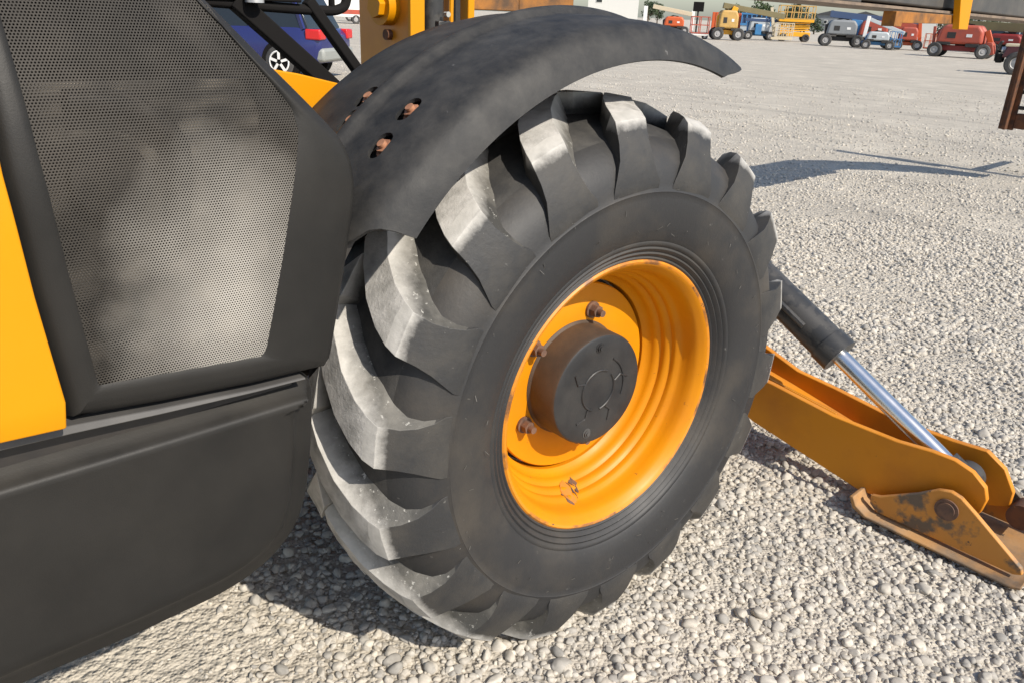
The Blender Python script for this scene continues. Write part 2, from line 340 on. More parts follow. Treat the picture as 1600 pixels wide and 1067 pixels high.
for (a0, b0, a1, b1) in ((-B, -B, B, Y0), (-B, Y1, B, B), (-B, Y0, X0, Y1), (X1, Y0, B, Y1)):
    g.add([(a0, b0, 0), (a1, b0, 0), (a1, b1, 0), (a0, b1, 0)], [(0, 1, 2, 3)])
tag(g.obj('gravel_ground', ground_material(), smooth=180, fix=False), kind='structure')

def stone_material():
    m = bpy.data.materials.new('pebble_stone'); m.use_nodes = True
    t = m.node_tree; N = t.nodes; L = t.links; b = N['Principled BSDF']; b.inputs['Roughness'].default_value = 0.8; b.inputs['Specular IOR Level'].default_value = 0.3
    oi = N.new('ShaderNodeObjectInfo'); cr = N.new('ShaderNodeValToRGB'); L.new(oi.outputs['Random'], cr.inputs[0])
    e = cr.color_ramp.elements; e[0].position = 0; e[0].color = (0.27, 0.255, 0.23, 1); e[1].position = 1; e[1].color = (0.53, 0.49, 0.425, 1)
    for p_, c_ in ((0.12, (0.37, 0.345, 0.305, 1)), (0.35, (0.475, 0.43, 0.36, 1)), (0.6, (0.44, 0.41, 0.36, 1)), (0.8, (0.55, 0.50, 0.42, 1))):
        k = e.new(p_); k.color = c_
    tc = N.new('ShaderNodeTexCoord'); nz = N.new('ShaderNodeTexNoise'); nz.inputs['Scale'].default_value = 2.5; nz.inputs['Detail'].default_value = 6
    L.new(tc.outputs['Object'], nz.inputs['Vector'])
    mr = N.new('ShaderNodeMapRange'); mr.inputs[1].default_value = 0.3; mr.inputs[2].default_value = 0.7; mr.inputs[3].default_value = 0.82; mr.inputs[4].default_value = 1.12; L.new(nz.outputs['Fac'], mr.inputs[0])
    mx = N.new('ShaderNodeMix'); mx.data_type = 'RGBA'; mx.blend_type = 'MULTIPLY'; mx.inputs[0].default_value = 1
    L.new(cr.outputs[0], mx.inputs[6]); L.new(mr.outputs[0], mx.inputs[7]); L.new(mx.outputs[2], b.inputs['Base Color'])
    return m
def pebbles():
    pts = []; scl = []; rot = []
    def wedge(n, r0, r1, half):
        rr = np.sqrt(rng.uniform(r0*r0, r1*r1, n)); aa = YAW+rng.uniform(-half, half, n)
        return CAM.x+rr*np.cos(aa), CAM.y+rr*np.sin(aa)
    def layer(n, r0, r1, half, med, sig, lo, hi, keep):
        xs, ys = wedge(n, r0, r1, half); sz = np.clip(med*np.exp(rng.normal(0, sig, n)), lo, hi)
        for x, y, s in zip(xs, ys, sz):
            k = mnoise.fractal((x*0.9+3.1, y*0.9, 0.7), 1.0, 2.0, 4)
            k2 = math.exp(-(((x+1.02)/0.38)**2+((y-0.62)/0.36)**2))
            dens = 0.82-0.9*max(0, k)-0.80*k2 if keep else 0.9-0.7*k2
            if random.random() > dens: continue
            pts.append((x, y, gz(x, y)+s*random.uniform(-0.04, 0.16) if X0 < x < X1 and Y0 < y < Y1 else s*0.12))
            f = random.uniform(0.55, 0.9)
            scl.append((s*random.uniform(0.75, 1.05), s*random.uniform(0.55, 0.85), s*f*0.8))
            rot.append((random.gauss(0, 0.28), random.gauss(0, 0.28), random.uniform(0, 6.283)))
    layer(6500, 0.3, 4.8, 0.80, 0.034, 0.22, 0.029, 0.060, True)
    layer(46000, 0.3, 4.8, 0.80, 0.0225, 0.22, 0.015, 0.032, True)
    layer(30000, 0.3, 3.8, 0.78, 0.0115, 0.25, 0.007, 0.016, False)
    layer(40000, 4.2, 7.0, 0.70, 0.024, 0.30, 0.012, 0.045, True)
    layer(22000, 5.5, 9.5, 0.68, 0.023, 0.30, 0.013, 0.045, True)
    layer(18000, 7.0, 15.0, 0.66, 0.026, 0.28, 0.016, 0.05, True)
    layer(9000, 10.0, 24.0, 0.64, 0.032, 0.28, 0.02, 0.06, True)
    me = bpy.data.meshes.new('pebbles'); me.from_pydata(pts, [], [])
    for nm, dat in (('scl', scl), ('rot', rot)):
        a = me.attributes.new(nm, 'FLOAT_VECTOR', 'POINT'); a.data.foreach_set('vector', np.array(dat, dtype=np.float32).ravel())
    a = me.attributes.new('pick', 'INT', 'POINT'); a.data.foreach_set('value', rng.integers(0, 6, len(pts)).astype(np.int32))
    sm = stone_material(); me.materials.append(sm)
    o = bpy.data.objects.new('pebbles', me); C.objects.link(o)
    ng = bpy.data.node_groups.new('pebble_nodes', 'GeometryNodeTree')
    ng.interface.new_socket('Geometry', in_out='INPUT', socket_type='NodeSocketGeometry'); ng.interface.new_socket('Geometry', in_out='OUTPUT', socket_type='NodeSocketGeometry')
    N = ng.nodes; L = ng.links; gi = N.new('NodeGroupInput'); go = N.new('NodeGroupOutput')
    gti = N.new('GeometryNodeGeometryToInstance')
    for k in range(6):
        ico = N.new('GeometryNodeMeshIcoSphere'); ico.inputs['Radius'].default_value = 0.5; ico.inputs['Subdivisions'].default_value = 3
        pos = N.new('GeometryNodeInputPosition'); add = N.new('ShaderNodeVectorMath'); add.operation = 'ADD'; add.inputs[1].default_value = (k*7.3, k*3.1, k*1.7); L.new(pos.outputs[0], add.inputs[0])
        vz = N.new('ShaderNodeTexNoise'); vz.inputs['Scale'].default_value = 1.25; vz.inputs['Detail'].default_value = 1.0; L.new(add.outputs[0], vz.inputs['Vector'])
        sub = N.new('ShaderNodeVectorMath'); sub.operation = 'SUBTRACT'; sub.inputs[1].default_value = (0.5, 0.5, 0.5); L.new(vz.outputs['Color'], sub.inputs[0])
        sc_ = N.new('ShaderNodeVectorMath'); sc_.operation = 'SCALE'; sc_.inputs['Scale'].default_value = 0.52; L.new(sub.outputs[0], sc_.inputs[0])
        sp = N.new('GeometryNodeSetPosition'); L.new(ico.outputs[0], sp.inputs['Geometry']); L.new(sc_.outputs[0], sp.inputs['Offset'])
        ss = N.new('GeometryNodeSetShadeSmooth'); L.new(sp.outputs[0], ss.inputs['Geometry'])
        smn = N.new('GeometryNodeSetMaterial'); smn.inputs['Material'].default_value = sm; L.new(ss.outputs[0], smn.inputs['Geometry'])
        L.new(smn.outputs[0], gti.inputs[0])
    iop = N.new('GeometryNodeInstanceOnPoints'); iop.inputs['Pick Instance'].default_value = True
    L.new(gi.outputs[0], iop.inputs['Points']); L.new(gti.outputs[0], iop.inputs['Instance'])
    def att(nm, ty):
        n_ = N.new('GeometryNodeInputNamedAttribute'); n_.data_type = ty; n_.inputs['Name'].default_value = nm; return n_.outputs[0]
    L.new(att('pick', 'INT'), iop.inputs['Instance Index']); L.new(att('scl', 'FLOAT_VECTOR'), iop.inputs['Scale'])
    e2r = N.new('FunctionNodeEulerToRotation'); L.new(att('rot', 'FLOAT_VECTOR'), e2r.inputs[0]); L.new(e2r.outputs[0], iop.inputs['Rotation'])
    L.new(iop.outputs[0], go.inputs[0])
    md = o.modifiers.new('scatter', 'NODES'); md.node_group = ng
    tag(o, 'pale grey and beige rounded pebbles loose on the yard ground', 'gravel', kind='stuff')
pebbles()

# ------------------------------------------------------------------ far buildings, trees
def warehouse(name, label, loc, rz, wdt, dep, hgt, gables, wall, roofm, windows=(), rise=1.6):
    t = thing(name, label, 'building', loc, rz)
    b = MB(); b.box((-wdt/2, 0, 0), (wdt/2, dep, hgt)); b.obj('wall', wall, t, smooth=0)
    gw = wdt/gables
    for k in range(gables):
        x = -wdt/2+gw*k
        r_ = MB(); r_.prism([(x-0.2, hgt+0.01), (x+gw/2, hgt+rise), (x+gw+0.2 if k == gables-1 else x+gw-0.02, hgt+0.01)], -0.4, dep+0.4); r_.obj('roof', roofm, t, smooth=0)
    for (x, z, ww, hh) in windows:
        f = MB(); f.box((x, -0.08, z), (x+ww, 0.02, z+hh)); fo = f.obj('window', M['clad_white'], t, smooth=0)
        gl = MB(); gl.box((x+0.12, -0.12, z+0.12), (x+ww-0.12, -0.05, z+hh-0.12)); gl.obj('pane', M['glass'], fo, smooth=0)
    return t
def dirxy(px_heading_deg, dist): return (CAM.x+dist*math.cos(R(px_heading_deg)), CAM.y+dist*math.sin(R(px_heading_deg)))
def face_cam(h): return R(h-90)        # local -Y looks back towards the yard
x, y = dirxy(26.05, 230); warehouse('warehouse', 'grey clad warehouse with two dark gables behind the lifts', (x, y, 0), face_cam(26.05), 15.2, 30, 3.9, 2, M['clad_grey'], M['roof_dark'], [(-3.0, 1.8, 0.9, 0.9), (0.6, 1.8, 0.9, 0.9), (3.6, 1.8, 0.9, 0.9), (-5.6, 1.8, 0.9, 0.9)], rise=1.1)
x, y = dirxy(21.4, 240); warehouse('warehouse', 'long white warehouse right of the grey gabled one', (x, y, 0), face_cam(21.4), 23.5, 22, 4.3, 1, M['clad_white'], M['clad_white'], [(-9.5, 1.9, 1.8, 1.0)], rise=0.3)
x, y = dirxy(40.7, 200); warehouse('warehouse', 'plain white building just above the front mudguard', (x, y, 0), face_cam(40.7), 11.5, 14, 7.0, 1, M['clad_white'], M['clad_white'], [(-4, 4.2, 1.5, 1.2)], rise=0.4)
def tree(label, loc, h, rad, leaf='leaf', n=1500, seed=0, trunk=True):
    rnd = random.Random(seed); t = thing('tree', label, 'tree', (loc[0], loc[1], 0), rnd.uniform(0, 6), 'trees beyond the yard')
    tb = MB(); tb.tube([(0, 0, -0.2), (0.05, 0, h*0.3), (0.0, 0.1, h*0.6), (0.1, 0, h*0.85)], [rad*0.09, rad*0.07, rad*0.05, rad*0.02], 7)
    for k in range(5):
        a = rnd.uniform(0, 6.28); tb.tube([(0, 0, h*(0.28+0.08*k)), (rad*0.35*math.cos(a), rad*0.35*math.sin(a), h*(0.42+0.08*k)), (rad*0.65*math.cos(a), rad*0.65*math.sin(a), h*(0.5+0.09*k))], [rad*0.04, rad*0.03, rad*0.015], 5)
    tb.obj('trunk', M['bark'], t)
    clumps = []
    for k in range(16):
        a = rnd.uniform(0, 6.28); q = rnd.uniform(0.15, 0.8); z = h*rnd.uniform(0.28, 0.88)
        f = math.sqrt(max(0.1, 1-((z/h-0.5)/0.52)**2)); clumps.append((rad*q*f*math.cos(a), rad*q*f*math.sin(a), z, rad*rnd.uniform(0.28, 0.48)))
    cb = MB()
    for i in range(n):
        c_ = rnd.choice(clumps); v = Vector((rnd.gauss(0, 1), rnd.gauss(0, 1), rnd.gauss(0, 1))).normalized()*c_[3]*rnd.uniform(0.55, 1.05)
        p = Vector(c_[:3])+v; s = rad*rnd.uniform(0.045, 0.10)
        a = Vector((rnd.gauss(0, 1), rnd.gauss(0, 1), rnd.gauss(0, 1))).normalized(); b = a.orthogonal().normalized(); c2 = a.cross(b)
        cb.add([p+b*s, p+c2*s*0.7, p-b*s, p-c2*s*0.7], [(0, 1, 2, 3)])
    cr = cb.obj('crown', M[leaf], t, smooth=0, fix=False); return t
for i, (hd, ds, h, rad, lf, lab) in enumerate([
        (38.35, 210, 5.4, 2.2, 'leaf_dark', 'small dark tree beside the white building above the mudguard'),
        (37.75, 215, 5.0, 1.9, 'leaf_dark', 'thin dark tree second right of the white building'),
        (32.9, 200, 5.0, 2.6, 'leaf', 'light green round tree left of the blue container stack'),
        (31.2, 195, 5.6, 3.6, 'leaf', 'broad light green tree behind the blue container'),
        (29.3, 185, 5.3, 3.0, 'leaf_dark', 'dark green broad tree behind the yellow scissor lift'),
        (28.5, 150, 3.2, 2.0, 'leaf_dark', 'low dark bushy tree between scissor lift and grey warehouse'),
        (27.9, 150, 2.6, 1.6, 'leaf_dark', 'low dark bush at the left foot of the grey warehouse'),
        (20.4, 120, 2.6, 2.0, 'leaf_dark', 'dark bush showing behind the left end of the red lift'),
        (19.0, 120, 2.6, 2.0, 'leaf_dark', 'dark bush behind the top of the red lift'),
        (17.7, 118, 2.2, 2.4, 'leaf_dark', 'dark bush behind the silver car'),
        (16.4, 116, 2.2, 2.4, 'leaf_dark', 'dark bush at the far right behind the silver cars'),
        (16.6, 230, 5.0, 4.5, 'leaf_dark', 'broad dark tree at the right edge beyond the white warehouse'),
        (18.2, 235, 4.2, 2.2, 'leaf_dark', 'small tree at the right end of the white warehouse')]):
    x, y = dirxy(hd, ds); tree(lab, (x, y), h, rad, lf, 1300 if i < 6 else 900, seed=i+3)

# ------------------------------------------------------------------ far vehicles
def wheel_mesh(r, wd):
    b = MB(); b.lathe([(-wd*0.35, r*0.5), (-wd*0.5, r*0.62), (-wd*0.5, r*0.88), (-wd*0.36, r), (wd*0.36, r), (wd*0.5, r*0.88), (wd*0.5, r*0.62), (wd*0.35, r*0.5)], 22); return b.mesh('wheel', M['tyre_far'])
def hub_mesh(r, wd, col='hub_far'):
    b = MB(); b.lathe([(-wd*0.40, 0.001), (-wd*0.42, r*0.2), (-wd*0.3, r*0.24), (-wd*0.3, r*0.42), (-wd*0.42, r*0.5), (wd*0.42, r*0.5), (wd*0.3, r*0.42), (wd*0.42, 0.001)], 18); return b.mesh('rim', M[col])
def wheels(t, xs, half, r, wd, col='hub_far', steer=0):
    wm = wheel_mesh(r, wd); hm = hub_mesh(r, wd, col)
    for i, x in enumerate(xs):
        for s in (-1, 1):
            o = link('wheel', wm, t, 0, (x, s*half, r), (0, 0, steer if i == len(xs)-1 else 0)); link('rim', hm, o)
def rail_box(mb, x0, y0, z0, x1, y1, z1, r=0.03, mids=2, posts=3):
    for z in [z0+(z1-z0)*k/mids for k in range(mids+1)]:
        for a, b in (((x0, y0), (x1, y0)), ((x1, y0), (x1, y1)), ((x1, y1), (x0, y1)), ((x0, y1), (x0, y0))): mb.bar((*a, z), (*b, z), r, r)
    for k in range(posts):
        x = x0+(x1-x0)*k/(posts-1)
        for y in (y0, y1): mb.bar((x, y, z0), (x, y, z1), r, r)
def boom_lift(label, loc, rz, body, under, boomc, basket, L=3.0, H=2.1, r=0.48, booms=None, bpos=None, cat='boom lift', steer=0, hub='hub_far', deck=None):
    t = thing('boom_lift', label, cat, loc, rz, 'lifts parked across the yard'); t.scale = (0.88, 0.88, 0.88)
    hw = 0.95
    ch = MB(); ch.box((-L/2-0.3, -0.55, r*0.9), (L/2+0.35, 0.55, r*1.65)); ch.box((-L/2-0.12, -hw, r*0.8), (-L/2+0.12, hw, r*1.2)); ch.box((L/2-0.12, -hw, r*0.8), (L/2+0.12, hw, r*1.2))
    ch.obj('chassis', M[under], t, 0.03)
    wheels(t, (-L/2, L/2), hw, r, 0.34, hub, steer)
    z0 = r*1.75
    tb = MB(); tb.cyl((0, 0, r*1.6), (0, 0, z0+0.05), 0.42)
    tb.obj('turntable', M['dark'], t)
    for s in (-1, 1):
        hd = MB(); hd.prism([(-L*0.52, z0+0.05), (-L*0.46, z0+(H-z0)*0.8), (-L*0.36, H), (L*0.32, H), (L*0.43, H-(H-z0)*0.3), (L*0.44, z0+0.05)], s*0.30, s*0.98); eo = hd.obj('engine_cover', M[body], t, 0.17, smooth=60); eo.modifiers[0].segments = 4; eo.modifiers[0].angle_limit = R(12)
    for s in (-1, 1):
        vt = MB()
        vt.box((-L*0.30, s*0.985-0.01, z0+(H-z0)*0.32), (-L*0.12, s*0.985+0.012, z0+(H-z0)*0.62)); vt.obj('vent', M['dark'], t, smooth=0)
        lb = MB(); lb.box((L*0.10, s*0.985-0.01, z0+(H-z0)*0.40), (L*0.22, s*0.985+0.012, z0+(H-z0)*0.55)); lb.obj('label_plate', M['white'], t, smooth=0)
        bx = MB(); bx.box((-L*0.5, s*0.72, z0-0.02), (-L*0.2, s*0.99, z0+0.16)); bx.obj('tool_box', M['dark'], t, 0.02); bx = MB(); bx.box((L*0.12, s*0.7, z0-0.12), (L*0.4, s*1.0, z0+0.1)); bx.obj('step_box', M['dark'], t, 0.02)
    hz = MB(); hz.tube([(-L*0.3, 0.12, H*0.95), (-L*0.1, 0.16, H*1.06), (L*0.15, 0.12, H*1.02), (L*0.38, 0.1, H*0.8)], 0.035, 6); hz.obj('hose', M['black'], t); hz = MB(); hz.tube([(-L*0.35, -0.1, H*0.95), (0, -0.15, H*1.05), (L*0.3, -0.1, H*0.92)], 0.03, 6); hz.obj('hose', M['black'], t)
    mid = MB(); mid.prism([(-L*0.54, z0), (-L*0.56, H*0.8), (-L*0.4, H*0.9), (L*0.2, H*0.9), (L*0.3, z0)], -0.28, 0.28); mid.obj('counterweight', M[under], t, 0.04)
    for (p, q, a, c_) in (booms or []):
        b = MB(); b.bar(p, q, a, a*1.25); b.obj('boom', M[c_], t, 0.02)
    if bpos:
        x, y, z = bpos
        bk = MB(); rail_box(bk, x-0.4, y-0.9, z, x+0.4, y+0.9, z+1.1, 0.05); bk.box((x-0.42, y-0.92, z-0.06), (x+0.42, y+0.92, z-0.01)); bk.obj('basket', M[basket], t, smooth=0)
    return t
# red lift standing on its own at the right
t = boom_lift('red boom lift with rounded covers and white tyre walls standing alone', (52.6, 18.0, 0), R(-80), 'red', 'dark_red', 'red', 'red', L=2.9, H=2.05, r=0.46,
    booms=[((1.3, 0.2, 1.75), (1.75, 0.2, 0.8), 0.25, 'orange'), ((-1.9, 0, 1.9), (-1.75, 0, 0.35), 0.14, 'red'), ((-2.0, -0.3, 0.35), (-1.4, -0.3, 0.3), 0.12, 'red')], steer=R(18))
fk = MB(); fk.bar((1.75, -0.55, 0.95), (1.95, -0.55, 0.3), 0.16, 0.3); fk.bar((1.75, 0.35, 0.95), (1.95, 0.35, 0.3), 0.16, 0.3); fk.box((1.5, -0.6, 0.85), (1.85, 0.5, 1.05)); fk.obj('axle_fork', M['red'], t, 0.03)
# khaki boom behind the red lift
t = boom_lift('khaki telescopic boom lift lying low behind the red lift', (63.5, 19.0, 0), R(-84), 'dark_red', 'dark', 'khaki', 'khaki', L=2.6, H=1.6, r=0.45,
    booms=[((-4.8, 0, 2.2), (6.4, 0, 1.92), 0.5, 'khaki'), ((6.4, 0, 1.92), (9.0, 0, 1.85), 0.38, 'khaki'), ((-0.3, 0, 1.2), (0.5, 0, 2.0), 0.3, 'dark')])
# blue and grey lift, left of the group under the grey warehouse
boom_lift('blue lift with grey rounded cover under the grey warehouse', (61.6, 30.0, 0), R(-58), 'grey', 'dark', 'navy', 'blue', L=2.6, H=2.15, r=0.5,
    booms=[((-1.2, 0, 2.6), (6.2, 0.0, 2.05), 0.42, 'navy'), ((0.9, -0.5, 1.0), (1.0, -0.5, 2.2), 0.7, 'blue')], steer=R(25))
boom_lift('rusty red covered lift between two blue lifts', (62.6, 28.0, 0), R(-62), 'red', 'dark', 'dark_red', 'red', L=2.4, H=2.2, r=0.5, booms=[((1.0, 0, 1.2), (1.2, 0, 2.3), 0.25, 'white')])
boom_lift('blue and white low lift with railed platform in front of red one', (60.0, 26.4, 0), R(-62), 'pale', 'blue', 'pale', 'blue', L=1.8, H=1.35, r=0.36,
    booms=[((-1.1, -0.2, 0.9), (-1.0, -0.2, 2.5), 0.22, 'white'), ((-1.0, -0.2, 2.3), (1.9, 0, 1.3), 0.22, 'pale')], bpos=(1.3, 0, 0.3))
boom_lift('orange red lift with folded arm and low basket', (63.5, 25.7, 0), R(-66), 'red', 'orange', 'orange', 'orange', L=1.5, H=1.8, r=0.4,
    booms=[((0.6, -0.2, 2.5), (0.9, -0.2, 0.6), 0.22, 'orange'), ((-1.4, 0, 2.0), (0.6, 0, 1.7), 0.5, 'red')], bpos=(1.7, 0, 0.25))
# tan lift
boom_lift('tan boom lift with big rounded cover beside the red basket', (59.9, 39.1, 0), R(-48), 'tan', 'amber', 'khaki', 'tan', L=1.9, H=2.6, r=0.55,
    booms=[((-0.6, 0, 3.0), (5.2, 0.4, 2.25), 0.38, 'khaki'), ((-0.1, -0.4, 1.2), (0.5, -0.4, 2.9), 0.4, 'amber')])
boom_lift('blue lift with pale cover between tan lift and scissor lift', (68.2, 41.2, 0), R(-50), 'pale', 'blue', 'pale', 'blue', L=2.2, H=2.1, r=0.42,
    booms=[((-1.6, -0.9, 1.9), (2.0, -0.9, 1.85), 0.22, 'navy'), ((-0.2, -1.05, 0.5), (-0.2, -1.05, 1.5), 0.5, 'blue')])
boom_lift('orange lift with white post peeping over the mudguard', (70.0, 52.0, 0), R(-50), 'orange', 'dark', 'orange', 'orange', L=2.4, H=1.9, r=0.45,
    booms=[((-2.6, 0, 2.9), (1.9, 0, 2.2), 0.36, 'cream'), ((-3.4, 0, 1.2), (-3.4, 0, 2.9), 0.35, 'white'), ((2.0, 0, 0.5), (2.0, 0, 2.6), 0.3, 'white')])
# small railed basket lift in red in front of the tan lift
t = thing('basket_lift', 'small red railed basket lift left of the tan lift', 'lift', (58.6, 40.9, 0), R(-48), 'lifts parked across the yard')
b = MB(); b.box((-0.7, -0.5, 0.25), (0.7, 0.5, 0.42)); b.obj('base', M['white'], t, 0.02)
b = MB(); rail_box(b, -0.7, -0.5, 0.45, 0.7, 0.5, 1.7, 0.07); b.obj('rail', M['red'], t, smooth=0)
wheels(t, (-0.5, 0.5), 0.42, 0.2, 0.14)
# yellow scissor lift
t = thing('scissor_lift', 'yellow scissor lift with railed platform and stowed arms', 'scissor lift', (69.3, 38.3, 0), R(-52), 'lifts parked across the yard')
b = MB(); b.box((-1.3, -0.6, 0.42), (1.35, 0.6, 0.8)); b.obj('chassis', M['amber'], t, 0.03)
for k in range(4):
    for s in (-1, 1):
        b = MB(); z = 0.86+k*0.19; b.bar((-1.25, s*0.42, z), (1.25, s*0.42, z+0.12), 0.08, 0.11); b.obj('scissor_arm', M['amber'], t)
b = MB(); b.box((-1.5, -0.68, 1.62), (1.5, 0.68, 1.85)); b.obj('platform', M['amber'], t, 0.02)
b = MB(); rail_box(b, -1.48, -0.66, 1.9, 1.48, 0.66, 2.95, 0.07, 2, 6); b.obj('guard_rail', M['tan'], t, smooth=0)
wheels(t, (-0.95, 1.0), 0.62, 0.33, 0.25, 'dark')
# cream basket lift before the scissor lift
t = thing('basket_lift', 'small cream basket lift in front of the yellow scissor lift', 'lift', (66.0, 37.6, 0), R(-50), 'lifts parked across the yard')
b = MB(); b.box((-0.9, -0.45, 0.15), (0.9, 0.45, 0.35)); b.obj('base', M['cream'], t, 0.02)
b = MB(); rail_box(b, -0.6, -0.4, 0.4, 0.9, 0.4, 1.5, 0.06, 3, 5); b.obj('rail', M['cream'], t, smooth=0)
b = MB(); b.bar((-0.6, 0, 0.5), (-1.1, 0, 2.7), 0.22, 0.22); b.obj('arm', M['cream'], t)
# blue slatted container on the far fence
x, y = dirxy(31.5, 110); t = thing('container', 'open blue slatted container stacked high behind the tan boom', 'container', (x, y, 0), face_cam(31.5))
b = MB(); b.box((-1.8, 0, 0.0), (1.8, 2.4, 1.05)); b.obj('lower_box', M['pale'], t)
for k in range(7): b = MB(); xx = -1.72+k*0.57; b.box((xx-0.07, -0.05, 1.35), (xx+0.07, 0.1, 2.3)); b.obj('post', M['blue'], t)
b = MB(); b.box((-1.8, 0.12, 1.06), (1.8, 2.4, 2.32)); b.obj('body', M['navy'], t)
b = MB(); b.box((-1.85, -0.08, 1.06), (1.85, 0.11, 1.33)); b.box((-1.85, -0.08, 2.3), (1.85, 0.11, 2.5)); b.obj('beam', M['blue'], t)
x, y = dirxy(33.3, 112); t = thing('container', 'dull orange container left of the blue slatted one', 'container', (x, y, 0), face_cam(33.3))
b = MB(); b.box((-1.9, 0, 0), (1.9, 2.4, 2.45)); b.obj('body', M['orange'], t)
for k in range(9): b = MB(); xx = -1.85+k*0.42; b.box((xx, -0.06, 0.1), (xx+0.18, -0.002, 2.4)); b.obj('corrugation', M['orange'], t)
# black sign box on a post
x, y = dirxy(35.2, 85); t = thing('sign', 'black square sign box on a thin post above the orange lift', 'sign', (x, y, 0), face_cam(35))
b = MB(); b.cyl((0, 0, 0), (0, 0, 2.3), 0.09, n=10); b.obj('post', M['dark'], t)
b = MB(); b.box((-0.5, -0.15, 2.2), (0.5, 0.15, 3.05)); b.obj('panel', M['black'], t, 0.03)

def car(name, label, loc, rz, body, L=4.4, Wd=1.78, H=1.62, r=0.34, cab=(-1.95, 0.75), cat='car', low=None, rear_lamps=True, group=None, spokes=False):
    t = thing(name, label, cat, loc, rz, group)
    hl = L/2; hw = Wd/2
    xs = [-hl, -hl+0.12, -hl+0.5, -1.0, 0.0, 0.8, 1.2, hl-0.4, hl-0.05]
    belt = [0.86, 0.98, 1.0, 0.99, 0.97, 0.95, 0.93, 0.82, 0.66]
    sill = [0.42, 0.32, 0.27, 0.25, 0.25, 0.25, 0.25, 0.28, 0.42]
    wf = [0.86, 0.94, 0.98, 1, 1, 1, 0.99, 0.93, 0.8]
    b = MB(); V = []
    for x, bz, sz, f in zip(xs, belt, sill, wf):
        w_ = hw*f; V += [(x, -w_*0.94, sz), (x, -w_, sz+0.22), (x, -w_*1.0, (sz+bz)/2+0.1), (x, -w_*0.93, bz), (x, w_*0.93, bz), (x, w_, (sz+bz)/2+0.1), (x, w_, sz+0.22), (x, w_*0.94, sz)]
    F = []
    for i in range(len(xs)-1):
        for k in range(8): F.append((i*8+k, i*8+(k+1) % 8, (i+1)*8+(k+1) % 8, (i+1)*8+k))
    F += [tuple(range(8)), tuple(range((len(xs)-1)*8, len(xs)*8))]
    b.add(V, F); bo = b.obj('body', M[body], t, 0.03, smooth=60)
    c0, c1 = cab; z0 = 0.965
    gl = MB(); S = []
    for x, zt, f0, f1 in ((c0, z0+0.05, .9, .9), (c0+0.28, H-0.05, .9, .74), (c0+0.7, H, .91, .76), (c1-0.75, H-0.03, .91, .76), (c1+0.35, z0+0.03, .88, .86)):
        S += [(x, -hw*f0, z0-0.03), (x, -hw*f1, zt), (x, hw*f1, zt), (x, hw*f0, z0-0.03)]
    F = [(i*4+k, i*4+(k+1) % 4, i*4+4+(k+1) % 4, i*4+4+k) for i in range(4) for k in range(4)]+[(0, 1, 2, 3), (16, 17, 18, 19)]
    gl.add(S, F); gl.obj('window', M['glass'], t, 0.02, smooth=50)
    rf = MB(); rf.box((c0+0.3, -hw*0.74, H-0.06), (c1-0.72, hw*0.74, H+0.03)); rf.obj('roof', M[body], t, 0.03)
    for s in (-1, 1):
        p_ = MB()
        for xa, xb in ((c0+0.1, c0+0.36), ((c0+c1)/2-0.1, (c0+c1)/2-0.08), (c1+0.28, c1-0.72)):
            p_.bar((xa, s*hw*0.905, z0), (xb, s*hw*0.765, H-0.03), 0.05, 0.09)
        p_.obj('pillar', M[body], t)
    bp = MB(); bp.box((-hl-0.07, -hw*0.88, 0.36), (-hl+0.22, hw*0.88, 0.62)); bp.obj('bumper', M['bumper'], t, 0.06)
    bp = MB(); bp.box((hl-0.3, -hw*0.84, 0.36), (hl+0.04, hw*0.84, 0.58)); bp.obj('bumper', M['bumper'], t, 0.06)
    for s in (-1, 1):
        l_ = MB(); l_.box((-hl-0.03, s*hw*0.62, 0.78), (-hl+0.3, s*hw*0.965, 0.98)); l_.obj('tail_light', M['lamp_red'], t, 0.03)
        h_ = MB(); h_.box((hl-0.32, s*hw*0.5, 0.62), (hl-0.02, s*hw*0.82, 0.74)); h_.obj('headlight', M['silver'], t, 0.03)
        for xw in (-hl+0.86, hl-0.9):
            a_ = MB(); a_.cyl((xw, s*(hw-0.25), r+0.02), (xw, s*(hw+0.004), r+0.02), r+0.06, n=28); a_.obj('wheel_arch', M['black'], t)
    wm = wheel_mesh(r, 0.2); hm = hub_mesh(r*1.25, 0.2, 'silver')
    sp = MB()
    for k in range(5):
        a = R(72*k+18); sp.bar((0.05*math.cos(a), -0.118, 0.05*math.sin(a)), (r*0.62*math.cos(a), -0.112, r*0.62*math.sin(a)), 0.05, 0.02, upv=(0, 1, 0))
    sp.lathe([(-0.115, r*0.58), (-0.125, r*0.62), (-0.11, r*0.68)], 28)
    spm = sp.mesh('spoke', M['white'])
    for xw in (-hl+0.86, hl-0.9):
        for s in (-1, 1):
            o = link('wheel', wm, t, 0, (xw, s*(hw-0.08), r)); link('rim', hm if not spokes else hub_mesh(r*1.2, 0.14, 'dark'), o)
            if spokes:
                link('spoke', spm, o, 0, None, (0, 0, 0 if s < 0 else math.pi))
    return t
# blue car seen past the bonnet, tail to the right
hd = R(125.8); f_ = Vector((math.cos(hd), math.sin(hd), 0)); lft = Vector((-f_.y, f_.x, 0))
cpos = Vector((6.95, 14.85, 0))+f_*(2.2-0.86)-lft*0.82
car('parked_car', 'dark blue hatchback seen past the bonnet beyond the machine', cpos, hd, 'car_blue', spokes=True, r=0.33)
x, y = dirxy(17.6, 74); car('parked_car', 'silver estate car behind the right end of the red lift', (x, y, 0), R(-70), 'car_silver', L=4.8, H=1.68, r=0.33, cab=(-2.2, 0.85), group='silver cars parked at the right')
x, y = dirxy(16.3, 78); car('parked_car', 'second silver car half hidden at the right edge', (x, y, 0), R(-60), 'car_silver', group='silver cars parked at the right')
